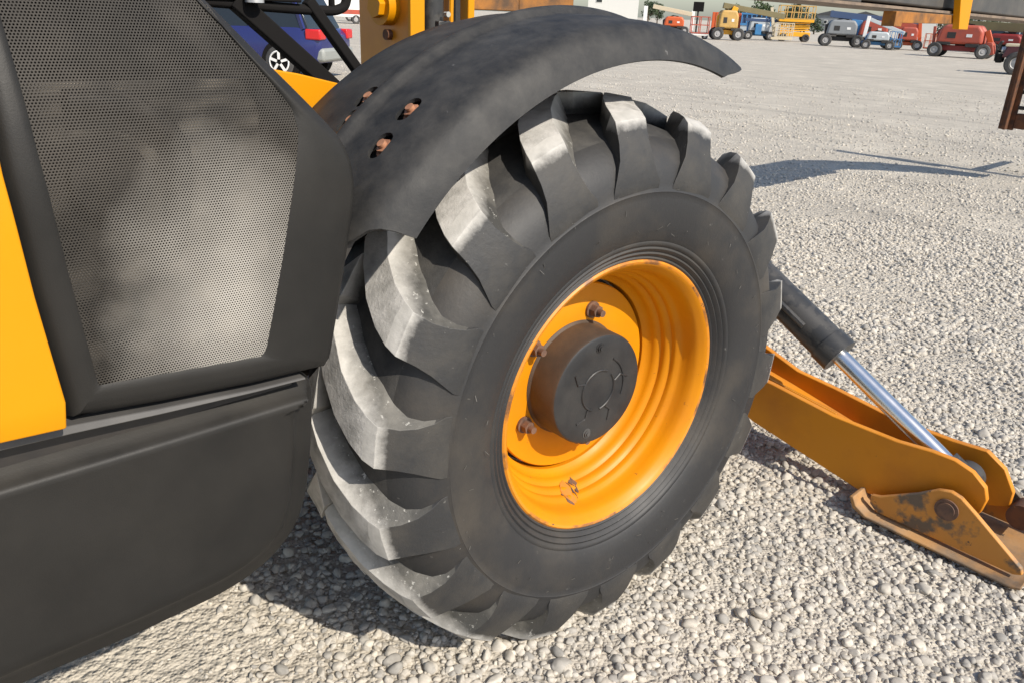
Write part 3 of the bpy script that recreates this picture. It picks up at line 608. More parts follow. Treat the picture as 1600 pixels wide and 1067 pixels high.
# white van with a red stripe far behind the blue car
x, y = dirxy(58.9, 74); t = thing('van', 'white van with red lower stripe far behind the blue car', 'van', (x, y, 0), R(150))
b = MB(); b.prism([(-2.6, 0.5), (-2.65, 2.2), (1.2, 2.25), (2.0, 1.4), (2.7, 1.1), (2.75, 0.5)], -0.95, 0.95); b.obj('body', M['white'], t, 0.06)
for s in (-1, 1): b = MB(); b.box((-2.6, s*0.955-0.01, 0.75), (2.4, s*0.955+0.01, 1.1)); b.obj('stripe', M['red'], t)
wheels(t, (-1.7, 1.8), 0.85, 0.36, 0.22)
x, y = dirxy(57.2, 84); t = thing('trailer', 'small dark trailer beside the white van', 'trailer', (x, y, 0), R(140))
b = MB(); b.box((-1.6, -0.8, 0.6), (1.6, 0.8, 1.1)); b.obj('body', M['cream'], t, 0.03); wheels(t, (-1.0, 1.0), 0.75, 0.42, 0.22)
# off-road buggy at the right edge
t = thing('jeep', 'dark red off-road car with bull bar at the right edge', 'car', (35.4, 8.4, 0), R(104))
b = MB(); b.prism([(-1.8, 0.6), (-1.85, 1.05), (0.5, 1.08), (0.75, 1.1), (1.75, 0.98), (1.85, 0.6)], -0.78, 0.78); b.obj('body', M['jeep_red'], t, 0.05)
b = MB(); b.prism([(-1.8, 1.08), (-1.75, 1.78), (0.1, 1.8), (0.62, 1.1)], -0.72, 0.72); b.obj('cabin', M['glass'], t, 0.04)
b = MB(); b.box((-1.8, -0.74, 1.78), (0.15, 0.74, 1.86)); b.obj('roof', M['cream'], t, 0.03)
b = MB(); b.box((0.62, -0.77, 0.99), (1.8, 0.77, 1.1)); b.obj('bonnet', M['cream'], t, 0.03)
b = MB(); b.box((1.8, -0.75, 0.4), (2.02, 0.75, 0.72)); b.obj('bumper', M['black'], t, 0.03)
b = MB()
for s in (-0.45, 0.45): b.tube([(2.05, s, 0.45), (2.08, s, 0.95), (1.98, s, 1.15)], 0.035)
b.tube([(1.98, -0.5, 1.15), (1.98, 0.5, 1.15)], 0.035); b.tube([(2.08, -0.5, 0.85), (2.08, 0.5, 0.85)], 0.035); b.obj('bull_bar', M['dark'], t)
for s in (-1, 1): b = MB(); b.cyl((1.84, s*0.55, 0.86), (1.9, s*0.55, 0.86), 0.11, n=16); b.obj('headlight', M['silver'], t)
wheels(t, (-1.2, 1.3), 0.72, 0.42, 0.26)

# ------------------------------------------------------------------ the telehandler
TH = thing('telehandler', 'big yellow and black telehandler with worn front wheel on the gravel', 'telehandler')
WL = (0, 0, 0.63); WR = (0, 0, R(-4.5))
# tyre carcass
half = [(0.012, 0.322), (-0.004, 0.334), (-0.010, 0.341), (-0.008, 0.345), (-0.013, 0.349), (-0.017, 0.353), (-0.0150, 0.3575), (-0.020, 0.361), (-0.0235, 0.366), (-0.0215, 0.3705), (-0.026, 0.374), (-0.029, 0.379), (-0.0275, 0.384), (-0.032, 0.39), (-0.040, 0.42), (-0.044, 0.45), (-0.0455, 0.48),
        (-0.0445, 0.493), (-0.0460, 0.4955), (-0.0445, 0.498), (-0.0425, 0.512), (-0.0375, 0.532), (-0.028, 0.556), (-0.010, 0.580), (0.018, 0.602), (0.06, 0.618), (0.12, 0.627), (0.19, 0.630)]
prof = half+[(0.38-y, r) for y, r in half[::-1][1:]]
tb = MB(); tb.lathe(prof, 160)
kq = len(prof)-1
tb.m = [(1 if 0.592 < (prof[i % kq][1]+prof[(i % kq)+1][1])/2 else 0) for i in range(len(tb.f))]
tyre = tb.obj('tyre', [M['rubber'], M['groove']], TH, loc=WL, rot=WR, smooth=50)
# lugs: centre line path from the crown to the shoulder and down the sidewall
def lug_mesh(side):
    #      y      rtop   rbase  ybase  dth   wlo    whi    blo    bhi
    P = [(0.200, 0.677, 0.606, 0.200, -14.5, 0.042, 0.041, 0.095, 0.046),
         (0.160, 0.676, 0.605, 0.160, -10.5, 0.043, 0.041, 0.110, 0.047),
         (0.105, 0.672, 0.600, 0.105, -5.6, 0.044, 0.041, 0.125, 0.048),
         (0.055, 0.664, 0.590, 0.060, -2.3, 0.044, 0.041, 0.132, 0.048),
         (0.018, 0.655, 0.575, 0.042, -0.5, 0.044, 0.040, 0.132, 0.050),
         (-0.006, 0.641, 0.560, 0.028, 0.2, 0.043, 0.040, 0.128, 0.052),
         (-0.024, 0.604, 0.546, 0.010, 0.5, 0.041, 0.046, 0.115, 0.058),
         (-0.036, 0.572, 0.532, -0.008, 0.6, 0.047, 0.056, 0.102, 0.066),
         (-0.0425, 0.543, 0.516, -0.022, 0.6, 0.058, 0.070, 0.090, 0.078),
         (-0.0445, 0.516, 0.500, -0.032, 0.6, 0.072, 0.086, 0.085, 0.092),
         (-0.0440, 0.496, 0.485, -0.036, 0.6, 0.076, 0.092, 0.080, 0.094)]
    mb = MB(); V = []
    K = 8
    for i, (y, rt_, rb, yb, dth, wl, wh, bl, bh) in enumerate(P):
        def pt(yy, rr, off):
            a = R(dth)+off/0.62; return (rr*math.cos(a), yy if side < 0 else 0.38-yy, rr*math.sin(a))
        L_ = lambda f: (yb+(y-yb)*f, rb+(rt_-rb)*f)
        V.append(pt(*L_(0), -bl)); V.append(pt(*L_(0.22), -(wl+(bl-wl)*0.60))); V.append(pt(*L_(0.56), -(wl+(bl-wl)*0.27)))
        V.append(pt(*L_(0.985), -wl)); V.append(pt(y, rt_, -wl*0.3)); V.append(pt(*L_(0.99), wh)); V.append(pt(*L_(0.5), wh+(bh-wh)*0.3)); V.append(pt(*L_(0), bh))
    F = []; mi = []
    for i in range(len(P)-1):
        for k in range(K):
            F.append((i*K+k, i*K+(k+1) % K, (i+1)*K+(k+1) % K, (i+1)*K+k))
            if k in (3, 4): mi.append(1 if i < 4 else 0)
            elif k in (0, 1, 2): mi.append(2 if i < 8 else 0)
            elif k in (5, 6): mi.append(3 if i < 4 else 0)
            else: mi.append(0)
    F += [tuple(range(K))[::-1], tuple(range((len(P)-1)*K, len(P)*K))]; mi += [3, 0]
    rj = random.Random(11+side); V = [(x+rj.uniform(-.0022, .0022), y+rj.uniform(-.0012, .0012), z+rj.uniform(-.0022, .0022)) for x, y, z in V]
    mb.add(V, F); mb.m = mi
    return mb.mesh('lug', [M['lug_side'], M['tread'], M['lug_flank'], M['lug_wall']], 33)
for side, off in ((-1, 13.0), (1, 23.0)):
    lm = lug_mesh(side)
    for k in range(18): o = link('lug', lm, tyre, 0.008, None, (0, -R(off+20*k), 0)); o.modifiers['bevel'].segments = 3
# fine rubber vent hairs
hb = MB()
for k in range(70):
    a = random.uniform(0, 6.283); r_ = random.uniform(0.40, 0.52); y = -0.040-0.006*math.sin((r_-0.39)/0.13*math.pi)+0.001
    p = Vector((r_*math.cos(a), y, r_*math.sin(a))); d = Vector((random.gauss(0, 1), -0.35, random.gauss(0, 1))).normalized()
    hb.tube([p, p+d*random.uniform(0.006, 0.014)], 0.0006, 4)
ho = hb.obj('vent_hair', M['flank'], tyre); ho['kind'] = 'stuff'
# rim
rp = [(0.016, 0.333), (0.004, 0.3385), (-0.006, 0.338), (-0.010, 0.333), (-0.008, 0.327), (0.000, 0.321), (0.008, 0.313), (0.018, 0.308), (0.034, 0.305), (0.050, 0.303), (0.058, 0.299), (0.064, 0.293), (0.070, 0.2905), (0.080, 0.291), (0.085, 0.2865), (0.090, 0.281), (0.098, 0.2795), (0.107, 0.280), (0.112, 0.2755), (0.117, 0.270), (0.126, 0.268), (0.134, 0.266), (0.142, 0.258), (0.148, 0.252), (0.30, 0.250)]
b = MB(); b.lathe(rp, 128); b.m = [(1 if 1 <= (i % (len(rp)-1)) < 4 else 0) for i in range(len(b.f))]; rim = b.obj('rim', [M['rim_yellow'], M['rim_edge']], TH, loc=WL, rot=WR, smooth=40, fix=False)
dp = [(0.150, 0.243), (0.146, 0.240), (0.146, 0.20), (0.143, 0.19), (0.143, 0.145), (0.15, 0.01)]
b = MB(); b.lathe(dp, 96); b.lathe([(0.165, 0.243), (0.15, 0.243)], 96); b.obj('wheel_disc', M['rim_yellow'], rim, fix=False)
b = MB(); b.lathe([(0.19, 0.25), (0.19, 0.01)], 48); b.obj('inner_plate', M['dark'], rim, fix=False)
def hexnut(name, parent, loc, axis, r0, h, mt, washer=True):
    b = MB(); a = Vector(axis).normalized(); p = Vector(loc)
    if washer: b.cyl(p, p+a*h*0.22, r0*1.35, n=20)
    b.cyl(p+a*h*0.2, p+a*h*0.85, r0, n=6); b.cyl(p+a*h*0.84, p+a*h*1.35, r0*0.55, n=14)
    return b.obj(name, mt, parent, 0.0012)
for a in (75, 141, 209, 280, 349):
    a = R(a); hexnut('wheel_nut', rim, (0.176*math.cos(a), 0.143, 0.176*math.sin(a)), (0, -1, 0), 0.0155, 0.03, M['nut'])
# chipped paint scar in the barrel
def rim_r(y):
    for (ya, ra), (yb, rb) in zip(rp[5:], rp[6:]):
        if ya <= y <= yb: return ra+(rb-ra)*(y-ya)/(yb-ya)
    return 0.3
for (poly, mt) in (([(-101, .118), (-98.5, .128), (-96.5, .118), (-97, .098), (-98.5, .082), (-97.5, .066), (-100, .060), (-102.5, .072), (-104, .100)], 'arm_paint'),
                   ([(-95, .120), (-92, .126), (-90.5, .118), (-91, .106), (-93, .098), (-95, .108)], 'nut'),
                   ([(-96.3, .120), (-95.8, .118), (-95.9, .085), (-96.4, .070), (-96.6, .090)], 'nut'),
                   ([(-94.6, .096), (-92.4, .098), (-93.2, .084), (-94.4, .080)], 'nut'),
                   ([(-103.0, .095), (-102.0, .075), (-100.3, .062), (-100.8, .055), (-103.5, .068), (-104.5, .09)], 'nut')):
    P = resample([Vector((a, y, 0)) for a, y in poly]+[Vector((*poly[0], 0))], 40)[:-1]; n = len(P); V = []
    for lift in (0.0016, -0.004):
        for v in P:
            y = v.y-0.012+0.004*mnoise.noise((v.x*2, v.y*90, 1)); r_ = rim_r(y)-lift; a = R(v.x); V.append((r_*math.cos(a), y, r_*math.sin(a)))
    b = MB(); b.add(V, [tuple(range(n))]+[(i, (i+1) % n, n+(i+1) % n, n+i) for i in range(n)]); b.obj('paint_scar', M[mt], rim, smooth=60)
# hub cap
b = MB(); b.lathe([(0.150, 0.150), (0.142, 0.149), (0.136, 0.1435), (0.062, 0.1415), (0.056, 0.1385)], 96, 1); b.lathe([(0.056, 0.1385), (0.053, 0.133), (0.0535, 0.10), (0.053, 0.001)], 96, 0)
hub = b.obj('hub_cap', [M['hub'], M['hub_side']], TH, loc=WL, rot=WR, smooth=30)
b = MB()
def arc(cx, cz, r_, a0, a1, n=14): return [(cx+r_*math.cos(R(a0+(a1-a0)*k/n)), 0.0528, cz+r_*math.sin(R(a0+(a1-a0)*k/n))) for k in range(n+1)]
b.tube(arc(0, 0, 0.052, 60, 250), 0.0028, 6); b.tube(arc(0, 0, 0.085, -20, 60), 0.0028, 6)
b.tube(arc(0, 0.0, 0.052, 280, 400), 0.0026, 6)
for a in (15, 150, 235, 300): b.tube([(0.055*math.cos(R(a)), 0.0528, 0.055*math.sin(R(a))), (0.075*math.cos(R(a+6)), 0.0528, 0.075*math.sin(R(a+6))), (0.098*math.cos(R(a-6)), 0.0528, 0.098*math.sin(R(a-6)))], 0.0028, 6)
b.obj('raised_pattern', M['hub'], hub)
for a in (256, 93): hexnut('cap_screw', hub, (0.112*math.cos(R(a)), 0.0535, 0.112*math.sin(R(a))), (0, -1, 0), 0.0095, 0.006, M['hub' if a == 93 else 'moulding'])
b = MB(); b.cyl((0, 0.1, 0), (0, 1.2, 0), 0.11, n=24); b.cyl((0, 0.3, 0), (0, 2.2, 0), 0.08, n=20); b.obj('axle', M['dark'], TH, loc=WL)

# mudguard
def mudguard():
    prof = [(0.435, 0.775, 72, 150), (0.437, 0.800, 71, 152), (0.425, 0.818, 70, 153), (0.36, 0.829, 68, 153), (0.27, 0.835, 66, 152), (0.232, 0.836, 65, 152), (0.224, 0.842, 64.8, 151.5), (0.217, 0.850, 64.7, 151.2), (0.207, 0.852, 64.6, 151), (0.198, 0.847, 64.5, 150.7), (0.190, 0.838, 64.4, 150.5), (0.182, 0.836, 64.3, 150.3),
            (0.12, 0.836, 63.5, 149), (0.06, 0.832, 63, 146.5), (0.028, 0.827, 63.1, 144.5), (0.012, 0.821, 63.6, 142.8), (0.000, 0.811, 64.4, 142), (-0.012, 0.793, 66.6, 141.4), (-0.022, 0.774, 69.6, 141), (-0.027, 0.760, 71.4, 140.7)]
    n = 64; V = []; k = len(prof)
    for i in range(n+1):
        t = i/n
        for (y, r, a0, a1) in prof:
            a = R(a0+(a1-a0)*t); wv = 0.004*math.sin(3*a+y*5)
            V.append(((r+wv)*math.cos(a), y, 0.63+(r+wv)*math.sin(a)))
    F = [(i*k+q, (i+1)*k+q, (i+1)*k+q+1, i*k+q+1) for i in range(n) for q in range(k-1)]
    b = MB(); b.add(V, F); me = b.mesh('mudguard', [M['fender'], M['fender_under']], 60, fix=False)
    o = link('mudguard', me); s_ = o.modifiers.new('solid', 'SOLIDIFY'); s_.thickness = 0.007; s_.offset = -1 if True else 1; s_.material_offset = 1; s_.material_offset_rim = 0
    cut = MB()
    slots = [(-0.490, 0.255, 126.3), (-0.50, 0.112, 127), (-0.565, 0.102, 132.9), (-0.54, 0.24, 130.6)]
    for (x, y, a) in slots:
        rad = Vector((math.cos(R(a)), 0, math.sin(R(a)))); tan = Vector((-math.sin(R(a)), 0, math.cos(R(a)))); yy = Vector((0, 1, 0)); c_ = Vector((0, y, 0.63))
        ring = []
        for q in range(20):
            th = 2*math.pi*q/20; off = 0.013*(1 if math.cos(th) > 0 else -1)
            ring.append((tan*(0.016*math.cos(th)+off)+yy*0.0165*math.sin(th)))
        lo = [c_+rad*0.78+v for v in ring]; hi = [c_+rad*0.90+v for v in ring]
        cut.add(lo+hi, [(i, (i+1) % 20, 20+(i+1) % 20, 20+i) for i in range(20)]+[tuple(range(20))[::-1], tuple(range(20, 40))])
    cm = cut.mesh('cut', M['dark'], 0); cobj = bpy.data.objects.new('cut', cm); C.objects.link(cobj)
    bo = o.modifiers.new('b', 'BOOLEAN'); bo.object = cobj; bo.operation = 'DIFFERENCE'; bo.solver = 'EXACT'
    dg = bpy.context.evaluated_depsgraph_get(); dg.update(); nm = bpy.data.meshes.new_from_object(o.evaluated_get(dg))
    o.modifiers.clear(); old = o.data; o.data = nm; nm.name = 'mudguard'; bpy.data.objects.remove(cobj)
    if len(nm.polygons) < 200: o.data = old
    else: nm.polygons.foreach_set('use_smooth', [True]*len(nm.polygons)); nm.set_sharp_from_angle(angle=R(50))
    o.parent = TH
    for (x, y, a) in slots:
        rad = Vector((math.cos(R(a)), 0, math.sin(R(a)))); tan = Vector((-math.sin(R(a)), 0, math.cos(R(a))))
        hexnut('bolt', o, Vector((0, y, 0.63))+rad*0.822-tan*0.004, rad, 0.0150, 0.014, M['bolt'])
    br = MB()
    for y in (0.108, 0.248):
        br.lathe([(y-0.06, 0.822), (y+0.06, 0.822), (y+0.06, 0.812), (y-0.06, 0.812), (y-0.06, 0.822)], 14, 0, R(114), R(150))
    br.v = [(x, y_, z+0.63) for x, y_, z in br.v]
    br.bar((-0.56, 0.27, 0.63+0.56), (-0.35, 0.9, 0.9), 0.06, 0.06); br.obj('bracket', M['dark'], o)
mudguard()

# engine cover side: surface leans in towards the top
def yh(z): return 0.9*max(0.0, z-1.2)**2
OUT = [(-1.129,0.944),(-1.017,0.93),(-0.874,0.918),(-0.75,0.913),(-0.736,0.929),(-0.718,1.003),(-0.697,1.096),(-0.68,1.176),(-0.678,1.21),(-0.682,1.245),(-0.696,1.278),(-0.733,1.319),(-0.798,1.389),(-0.86,1.461),(-0.912,1.531),(-0.959,1.596),(-1.0,1.66),(-1.135,1.66),(-1.148,1.45),(-1.152,1.27),(-1.145,1.123)]
INN = [(-1.089,0.984),(-1.019,0.978),(-0.938,0.971),(-0.86,0.965),(-0.851,0.973),(-0.835,1.029),(-0.812,1.115),(-0.792,1.199),(-0.777,1.262),(-0.771,1.292),(-0.776,1.323),(-0.797,1.353),(-0.833,1.399),(-0.874,1.457),(-0.92,1.519),(-0.962,1.578),(-0.99,1.62),(-1.10,1.62),(-1.112,1.439),(-1.109,1.288),(-1.101,1.143)]
def loopres(P, cuts, ns):
    P = [Vector((a, b, 0)) for a, b in P]; out = []
    for (i0, i1), n in zip(cuts, ns):
        seg = [P[j % len(P)] for j in range(i0, i1+1)]; out += resample(seg, n+1)[:-1]
    return [(v.x, v.y) for v in out]
def chaikin(P, it=2):
    for _ in range(it):
        Q = []
        for i in range(len(P)):
            a, b = Vector(P[i]), Vector(P[(i+1) % len(P)]); Q += [tuple(a*0.75+b*0.25), tuple(a*0.25+b*0.75)]
        P = Q
    return P
CUTS = [(0, 3), (3, 9), (9, 16), (16, 17), (17, 21)]; NS = [30, 36, 40, 12, 40]
O_ = loopres(OUT, CUTS, NS); I_ = loopres(INN, CUTS, NS)
def offset_loop(P, d):
    n = len(P); out = []
    area = sum(P[i][0]*P[(i+1) % n][1]-P[(i+1) % n][0]*P[i][1] for i in range(n)); sg = 1 if area > 0 else -1
    for i in range(n):
        a, b, c_ = Vector(P[i-1]), Vector(P[i]), Vector(P[(i+1) % n]); t_ = (c_-a); t_.normalize(); nn = Vector((-t_.y, t_.x))*sg; out.append(tuple(b+nn*d))
    return out
LOOPS = [(0, 0.075, O_), (0, 0.022, O_), (0, 0.007, offset_loop(O_, 0.006)), (0, 0.001, offset_loop(O_, 0.016))]
b = MB(); rings = []
for _, dy, P in LOOPS: rings.append([(x, yh(z)+dy, z) for x, z in P])
O2 = offset_loop(O_, 0.016)
for f, dy in ((0.35, 0.0), (0.6, 0.0), (0.85, 0.0005), (1.0, 0.003)):
    rings.append([(a[0]+(c_[0]-a[0])*f, yh(a[1]+(c_[1]-a[1])*f)+dy, a[1]+(c_[1]-a[1])*f) for a, c_ in zip(O2, I_)])
n = len(O_); V = [p for r_ in rings for p in r_]
F = [(i*n+k, i*n+(k+1) % n, (i+1)*n+(k+1) % n, (i+1)*n+k) for i in range(len(rings)-1) for k in range(n)]
b.add(V, F); cover = b.obj('engine_cover', M['plastic'], TH, smooth=60)
# perforated sheet: every hole is real
def inside(P, x, z):
    c_ = False; j = len(P)-1
    for i in range(len(P)):
        if (P[i][1] > z) != (P[j][1] > z) and x < (P[j][0]-P[i][0])*(z-P[i][1])/(P[j][1]-P[i][1])+P[i][0]: c_ = not c_
        j = i
    return c_
def perforated():
    pitch = 0.0039; rh = pitch*0.315; A = pitch/math.sqrt(3)
    vid = {}; V = []; F = []
    def vert(x, z):
        k = (round(x*2e5), round(z*2e5))
        if k not in vid: vid[k] = len(V); V.append((x, yh(z)+0.003, z))
        return vid[k]
    x0 = -1.13; z0 = 0.95; Pin = offset_loop(I_, -0.004)
    row = 0; z = z0
    while z < 1.64:
        x = x0+(pitch/2 if row % 2 else 0)
        while x < -0.76:
            if inside(Pin, x, z):
                o_ = [vert(x+A*math.cos(R(30+60*k)), z+A*math.sin(R(30+60*k))) for k in range(6)]
                i0 = len(V)
                for k in range(6): V.append((x+rh*math.cos(R(30+60*k)), yh(z)+0.0036, z+rh*math.sin(R(30+60*k))))
                for k in range(6): F.append((o_[k], i0+k, i0+(k+1) % 6, o_[(k+1) % 6]))
            x += pitch
        z += pitch*math.sqrt(3)/2; row += 1
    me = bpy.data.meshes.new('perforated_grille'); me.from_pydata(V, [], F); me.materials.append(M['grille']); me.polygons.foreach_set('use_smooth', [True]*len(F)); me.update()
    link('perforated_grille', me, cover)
perforated()
b = MB(); b.box((-1.14, 0.07, 0.96), (-0.80, 0.095, 1.36)); b.obj('radiator', M['inner'], cover, 0.004)
b = MB(); b.cyl((-1.02, 0.045, 1.24), (-1.02, 0.069, 1.24), 0.05, n=28); b.tube(catmull([(-1.06, 0.05, 1.34), (-0.98, 0.05, 1.33), (-0.93, 0.05, 1.27), (-0.95, 0.05, 1.14)], 5), 0.016, 10); b.obj('coolant_hose', M['dark'], cover, smooth=60)
# black shell round the engine bay, behind the cover
b = MB(); P = [(x+0.042, yh(z)+0.10, z-0.022) for x, z in O_]; b.add(P, [tuple(range(len(P)))]); b.obj('inner_shroud', M['black'], cover, smooth=0)
b = MB()
b.prism([(-3.1, 0.93), (-0.72, 0.93), (-0.72, 1.20), (-1.05, 1.60), (-3.1, 1.70)], 0.36, 0.45); b.obj('engine_bay', M['dark'], TH, 0.01)
# yellow side panel
YP = [(-1.9, 0.99), (-1.25, 0.9545), (-1.1405, 0.9475), (-1.1335, 0.9535), (-1.1345, 0.962), (-1.147, 1.123), (-1.154, 1.27), (-1.150, 1.45), (-1.137, 1.66), (-1.9, 1.66)]
zz = [0.95, 0.97, 1.05, 1.123, 1.2, 1.27, 1.35, 1.45, 1.55, 1.66]
def xe(z):
    pts = [(0.9475, -1.1405), (0.9535, -1.1335), (0.965, -1.1345), (1.123, -1.147), (1.27, -1.154), (1.45, -1.150), (1.66, -1.137)]
    for (a, p), (c_, q) in zip(pts, pts[1:]):
        if a <= z <= c_: return p+(q-p)*(z-a)/(c_-a)
    return -1.137
def zb(x): return 0.9475+max(0, -1.1405-x)*0.062
b = MB(); V = []; F = []
cols = 14; rows = 20
for j in range(rows+1):
    for i in range(cols+1):
        f = j/rows
        xl = -1.9; z = 0.9475+(1.66-0.9475)*f; xr = xe(z); x = xl+(xr-xl)*(i/cols)
        z2 = max(z, zb(x)+(1.66-zb(x))*f); V.append((x, yh(z2)-0.0045, z2))
for j in range(rows):
    for i in range(cols): a = j*(cols+1)+i; F.append((a, a+1, a+cols+2, a+cols+1))
b.add(V, F); o = b.obj('side_panel', M['yellow'], TH, smooth=180); s_ = o.modifiers.new('solid', 'SOLIDIFY'); s_.thickness = 0.02; s_.offset = 1
bv = o.modifiers.new('bevel', 'BEVEL'); bv.width = 0.003; bv.segments = 2
# moulding rails between cover and tank
b = MB()
top = [(-2.0, 0.985), (-1.211, 0.9415), (-1.13, 0.937), (-1.017, 0.926), (-0.874, 0.914), (-0.79, 0.9105)]
low = [(-2.0, 0.955), (-1.211, 0.9305), (-1.13, 0.926), (-1.017, 0.918), (-0.874, 0.910), (-0.79, 0.9075)]
k = len(top); V = [(x, 0.004, z) for x, z in top]+[(x, 0.000, z) for x, z in low]+[(x, 0.05, z) for x, z in low]+[(x, 0.05, z) for x, z in top]
F = [(r_*k+i, r_*k+i+1, ((r_+1) % 4)*k+i+1, ((r_+1) % 4)*k+i) for r_ in range(4) for i in range(k-1)]
b.add(V, F); b.obj('moulding', M['moulding'], TH, 0.002)
b = MB(); b.box((-3.0, 0.03, 0.88), (-0.80, 0.12, 0.935)); b.obj('seam_rail', M['dark'], TH)
# lower tank / skirt with raised border
SK = [(-2.2, 0.905), (-1.218, 0.904), (-1.02, 0.902), (-0.80, 0.902), (-0.780, 0.898), (-0.774, 0.885), (-0.775, 0.848), (-0.785, 0.755), (-0.798, 0.690), (-0.812, 0.645), (-0.838, 0.608), (-0.875, 0.580), (-0.915, 0.562), (-0.965, 0.551), (-1.084, 0.547), (-1.217, 0.550), (-2.2, 0.550)]
SK = [(x+0.02*max(0.0, min(1.0, (x+1.1)/0.2)), z-(0.012 if z < 0.7 else 0)) for x, z in SK]
def dens(P, n): return [(v.x, v.y) for v in resample([Vector((a, b_, 0)) for a, b_ in P]+[Vector((*P[0], 0))], n+1)[:-1]]
S0 = dens(SK, 260)
# smooth lightly
for _ in range(3): S0 = [tuple((Vector(S0[i-1])+Vector(S0[i])*2+Vector(S0[(i+1) % len(S0)]))/4) for i in range(len(S0))]
def inset(P, d):
    n = len(P); Q = []
    nd = []
    for i in range(n):
        t_ = (Vector(P[(i+2) % n])-Vector(P[i-2])).normalized(); nn = Vector((-t_.y, t_.x)); nd.append(nn)
    ar = sum(P[i][0]*P[(i+1) % n][1]-P[(i+1) % n][0]*P[i][1] for i in range(n)); sg = 1 if ar > 0 else -1
    A = np.array(P)
    for i in range(n):
        nn = nd[i]*sg; f = 1.0+0.95*max(0.0, 1-max(0.0, -nn.y)*1.6); dd = d*f; q = np.array(P[i])+np.array(nn[:])*dd
        ok = np.sqrt(((A-q)**2).sum(1)).min() > d*0.97
        Q.append((q[0], q[1]) if ok else None)
    for i in range(n):
        if Q[i] is None:
            a = i; 
            while Q[a] is None or a == i: a -= 1
            c_ = i
            while Q[c_ % n] is None: c_ += 1
            L_ = c_-a if c_ > a else c_-a; f = (i-a)/L_
            Q[i] = ('x', Q[a % n], Q[c_ % n], f)
    Q = [q if q[0] != 'x' else None for q in Q] if False else Q
    out = []
    for q in Q:
        while isinstance(q[0], str): q = ((q[1] if not isinstance(q[1][0], str) else q[2]) if True else q)
        out.append(tuple(q))
    return out
b = MB(); rings = []
for d, y in ((0, 0.14), (0.0, 0.060), (0.0015, 0.047), (0.005, 0.038), (0.010, 0.032), (0.018, 0.0235), (0.0235, 0.017), (0.0265, 0.0115), (0.0285, 0.0060), (0.031, 0.0022), (0.035, 0.0004), (0.041, 0.0)):
    P = inset(S0, d) if d > 0.012 else offset_loop(S0, d); rings.append([(x, y, z) for x, z in P])
n = len(S0); V = [p for r_ in rings for p in r_]
F = [(i*n+k, i*n+(k+1) % n, (i+1)*n+(k+1) % n, (i+1)*n+k) for i in range(len(rings)-1) for k in range(n)]+[tuple(range(n))]
b.add(V, F)
cv, _, cf, _, _, _ = delaunay_2d_cdt([Vector((p[0], p[2])) for p in rings[-1]], [], [list(range(n))], 1, 1e-5)
b.add([(v.x, rings[-1][0][1], v.y) for v in cv], [tuple(f) for f in cf])
me = b.mesh('side_tank', M['plastic'], 0)
bm = bmesh.new(); bm.from_mesh(me); bmesh.ops.remove_doubles(bm, verts=bm.verts, dist=1e-5); bmesh.ops.recalc_face_normals(bm, faces=bm.faces); bm.to_mesh(me); bm.free()
me.polygons.foreach_set('use_smooth', [len(p.vertices) == 4 for p in me.polygons]); me.update(); tank = link('side_tank', me, TH)
# chassis
b = MB(); b.box((-3.2, 0.55, 0.62), (0.85, 1.75, 0.98)); b.box((-3.2, 0.11, 0.60), (-0.85, 0.55, 0.93)); b.obj('chassis', M['dark'], TH, 0.02)
b = MB(); b.box((-0.6, 0.9, 0.5), (0.9, 1.45, 0.8)); b.obj('front_frame', M['yellow_worn'], TH, 0.02)
# things seen above the bonnet edge
b = MB(); b.prism([(-0.66, 1.10), (-0.66, 1.355), (-0.50, 1.328), (-0.36, 1.296), (-0.30, 1.10)], 0.50, 0.53); b.obj('deck_plate', M['yellow'], TH, 0.003)
b = MB(); b.tube(catmull([(-0.75, 0.9, 1.468), (-0.40, 0.9, 1.452), (-0.22, 0.9, 1.446), (-0.155, 0.9, 1.45), (-0.13, 0.9, 1.475), (-0.125, 0.9, 1.56)], 5), 0.013, 10)
b.box((-0.9, 0.88, 1.462), (-0.27, 0.93, 1.62)); b.tube([(-0.175, 0.9, 1.45), (-0.175, 0.9, 1.6)], 0.009, 8); b.obj('cab_rail', M['black'], TH, 0.004)
b = MB(); b.cyl((-0.405, 0.86, 1.476), (-0.405, 0.86, 1.56), 0.018, n=16, mi=0); b.obj('orange_hose_end', M['yellow_worn'], TH)
b = MB(); b.cyl((-0.405, 0.862, 1.458), (-0.405, 0.862, 1.474), 0.022, n=16); b.obj('hose_nut', M['silver'], TH, 0.002)
b = MB(); b.bar((-0.44, 0.9, 1.465), (-0.10, 0.9, 1.19), 0.04, 0.042); b.obj('strut', M['black'], TH, 0.004)
b = MB(); b.bar((-0.245, 0.9, 1.47), (-0.03, 0.9, 1.21), 0.03, 0.027); b.obj('strut', M['black'], TH, 0.004)
b = MB(); b.box((0.112, 0.95, 0.8), (0.137, 1.22, 1.75)); b.obj('mast_plate', M['yellow_worn'], TH, 0.003)
b = MB(); b.box((0.10, 0.935, 0.8), (0.15, 0.95, 1.75)); b.obj('mast_flange', M['yellow'], TH, 0.002)
b = MB(); b.cyl((0.112, 1.055, 1.462), (0.075, 1.055, 1.462), 0.052, n=28); b.cyl((0.078, 1.055, 1.462), (0.055, 1.055, 1.462), 0.034, n=6); b.obj('pivot_pin', M['yellow'], TH, 0.003)
b = MB(); b.cyl((0.112, 1.055, 1.385), (0.095, 1.055, 1.385), 0.015, n=12); b.obj('grease_bolt', M['rust'], TH, 0.002)
b = MB(); b.cyl((0.205, 0.97, 1.30), (0.20, 0.97, 1.7), 0.034, n=24); b.box((0.19, 0.92, 1.39), (0.235, 0.96, 1.43)); b.obj('lift_cylinder', M['cylinder'], TH, 0.003)
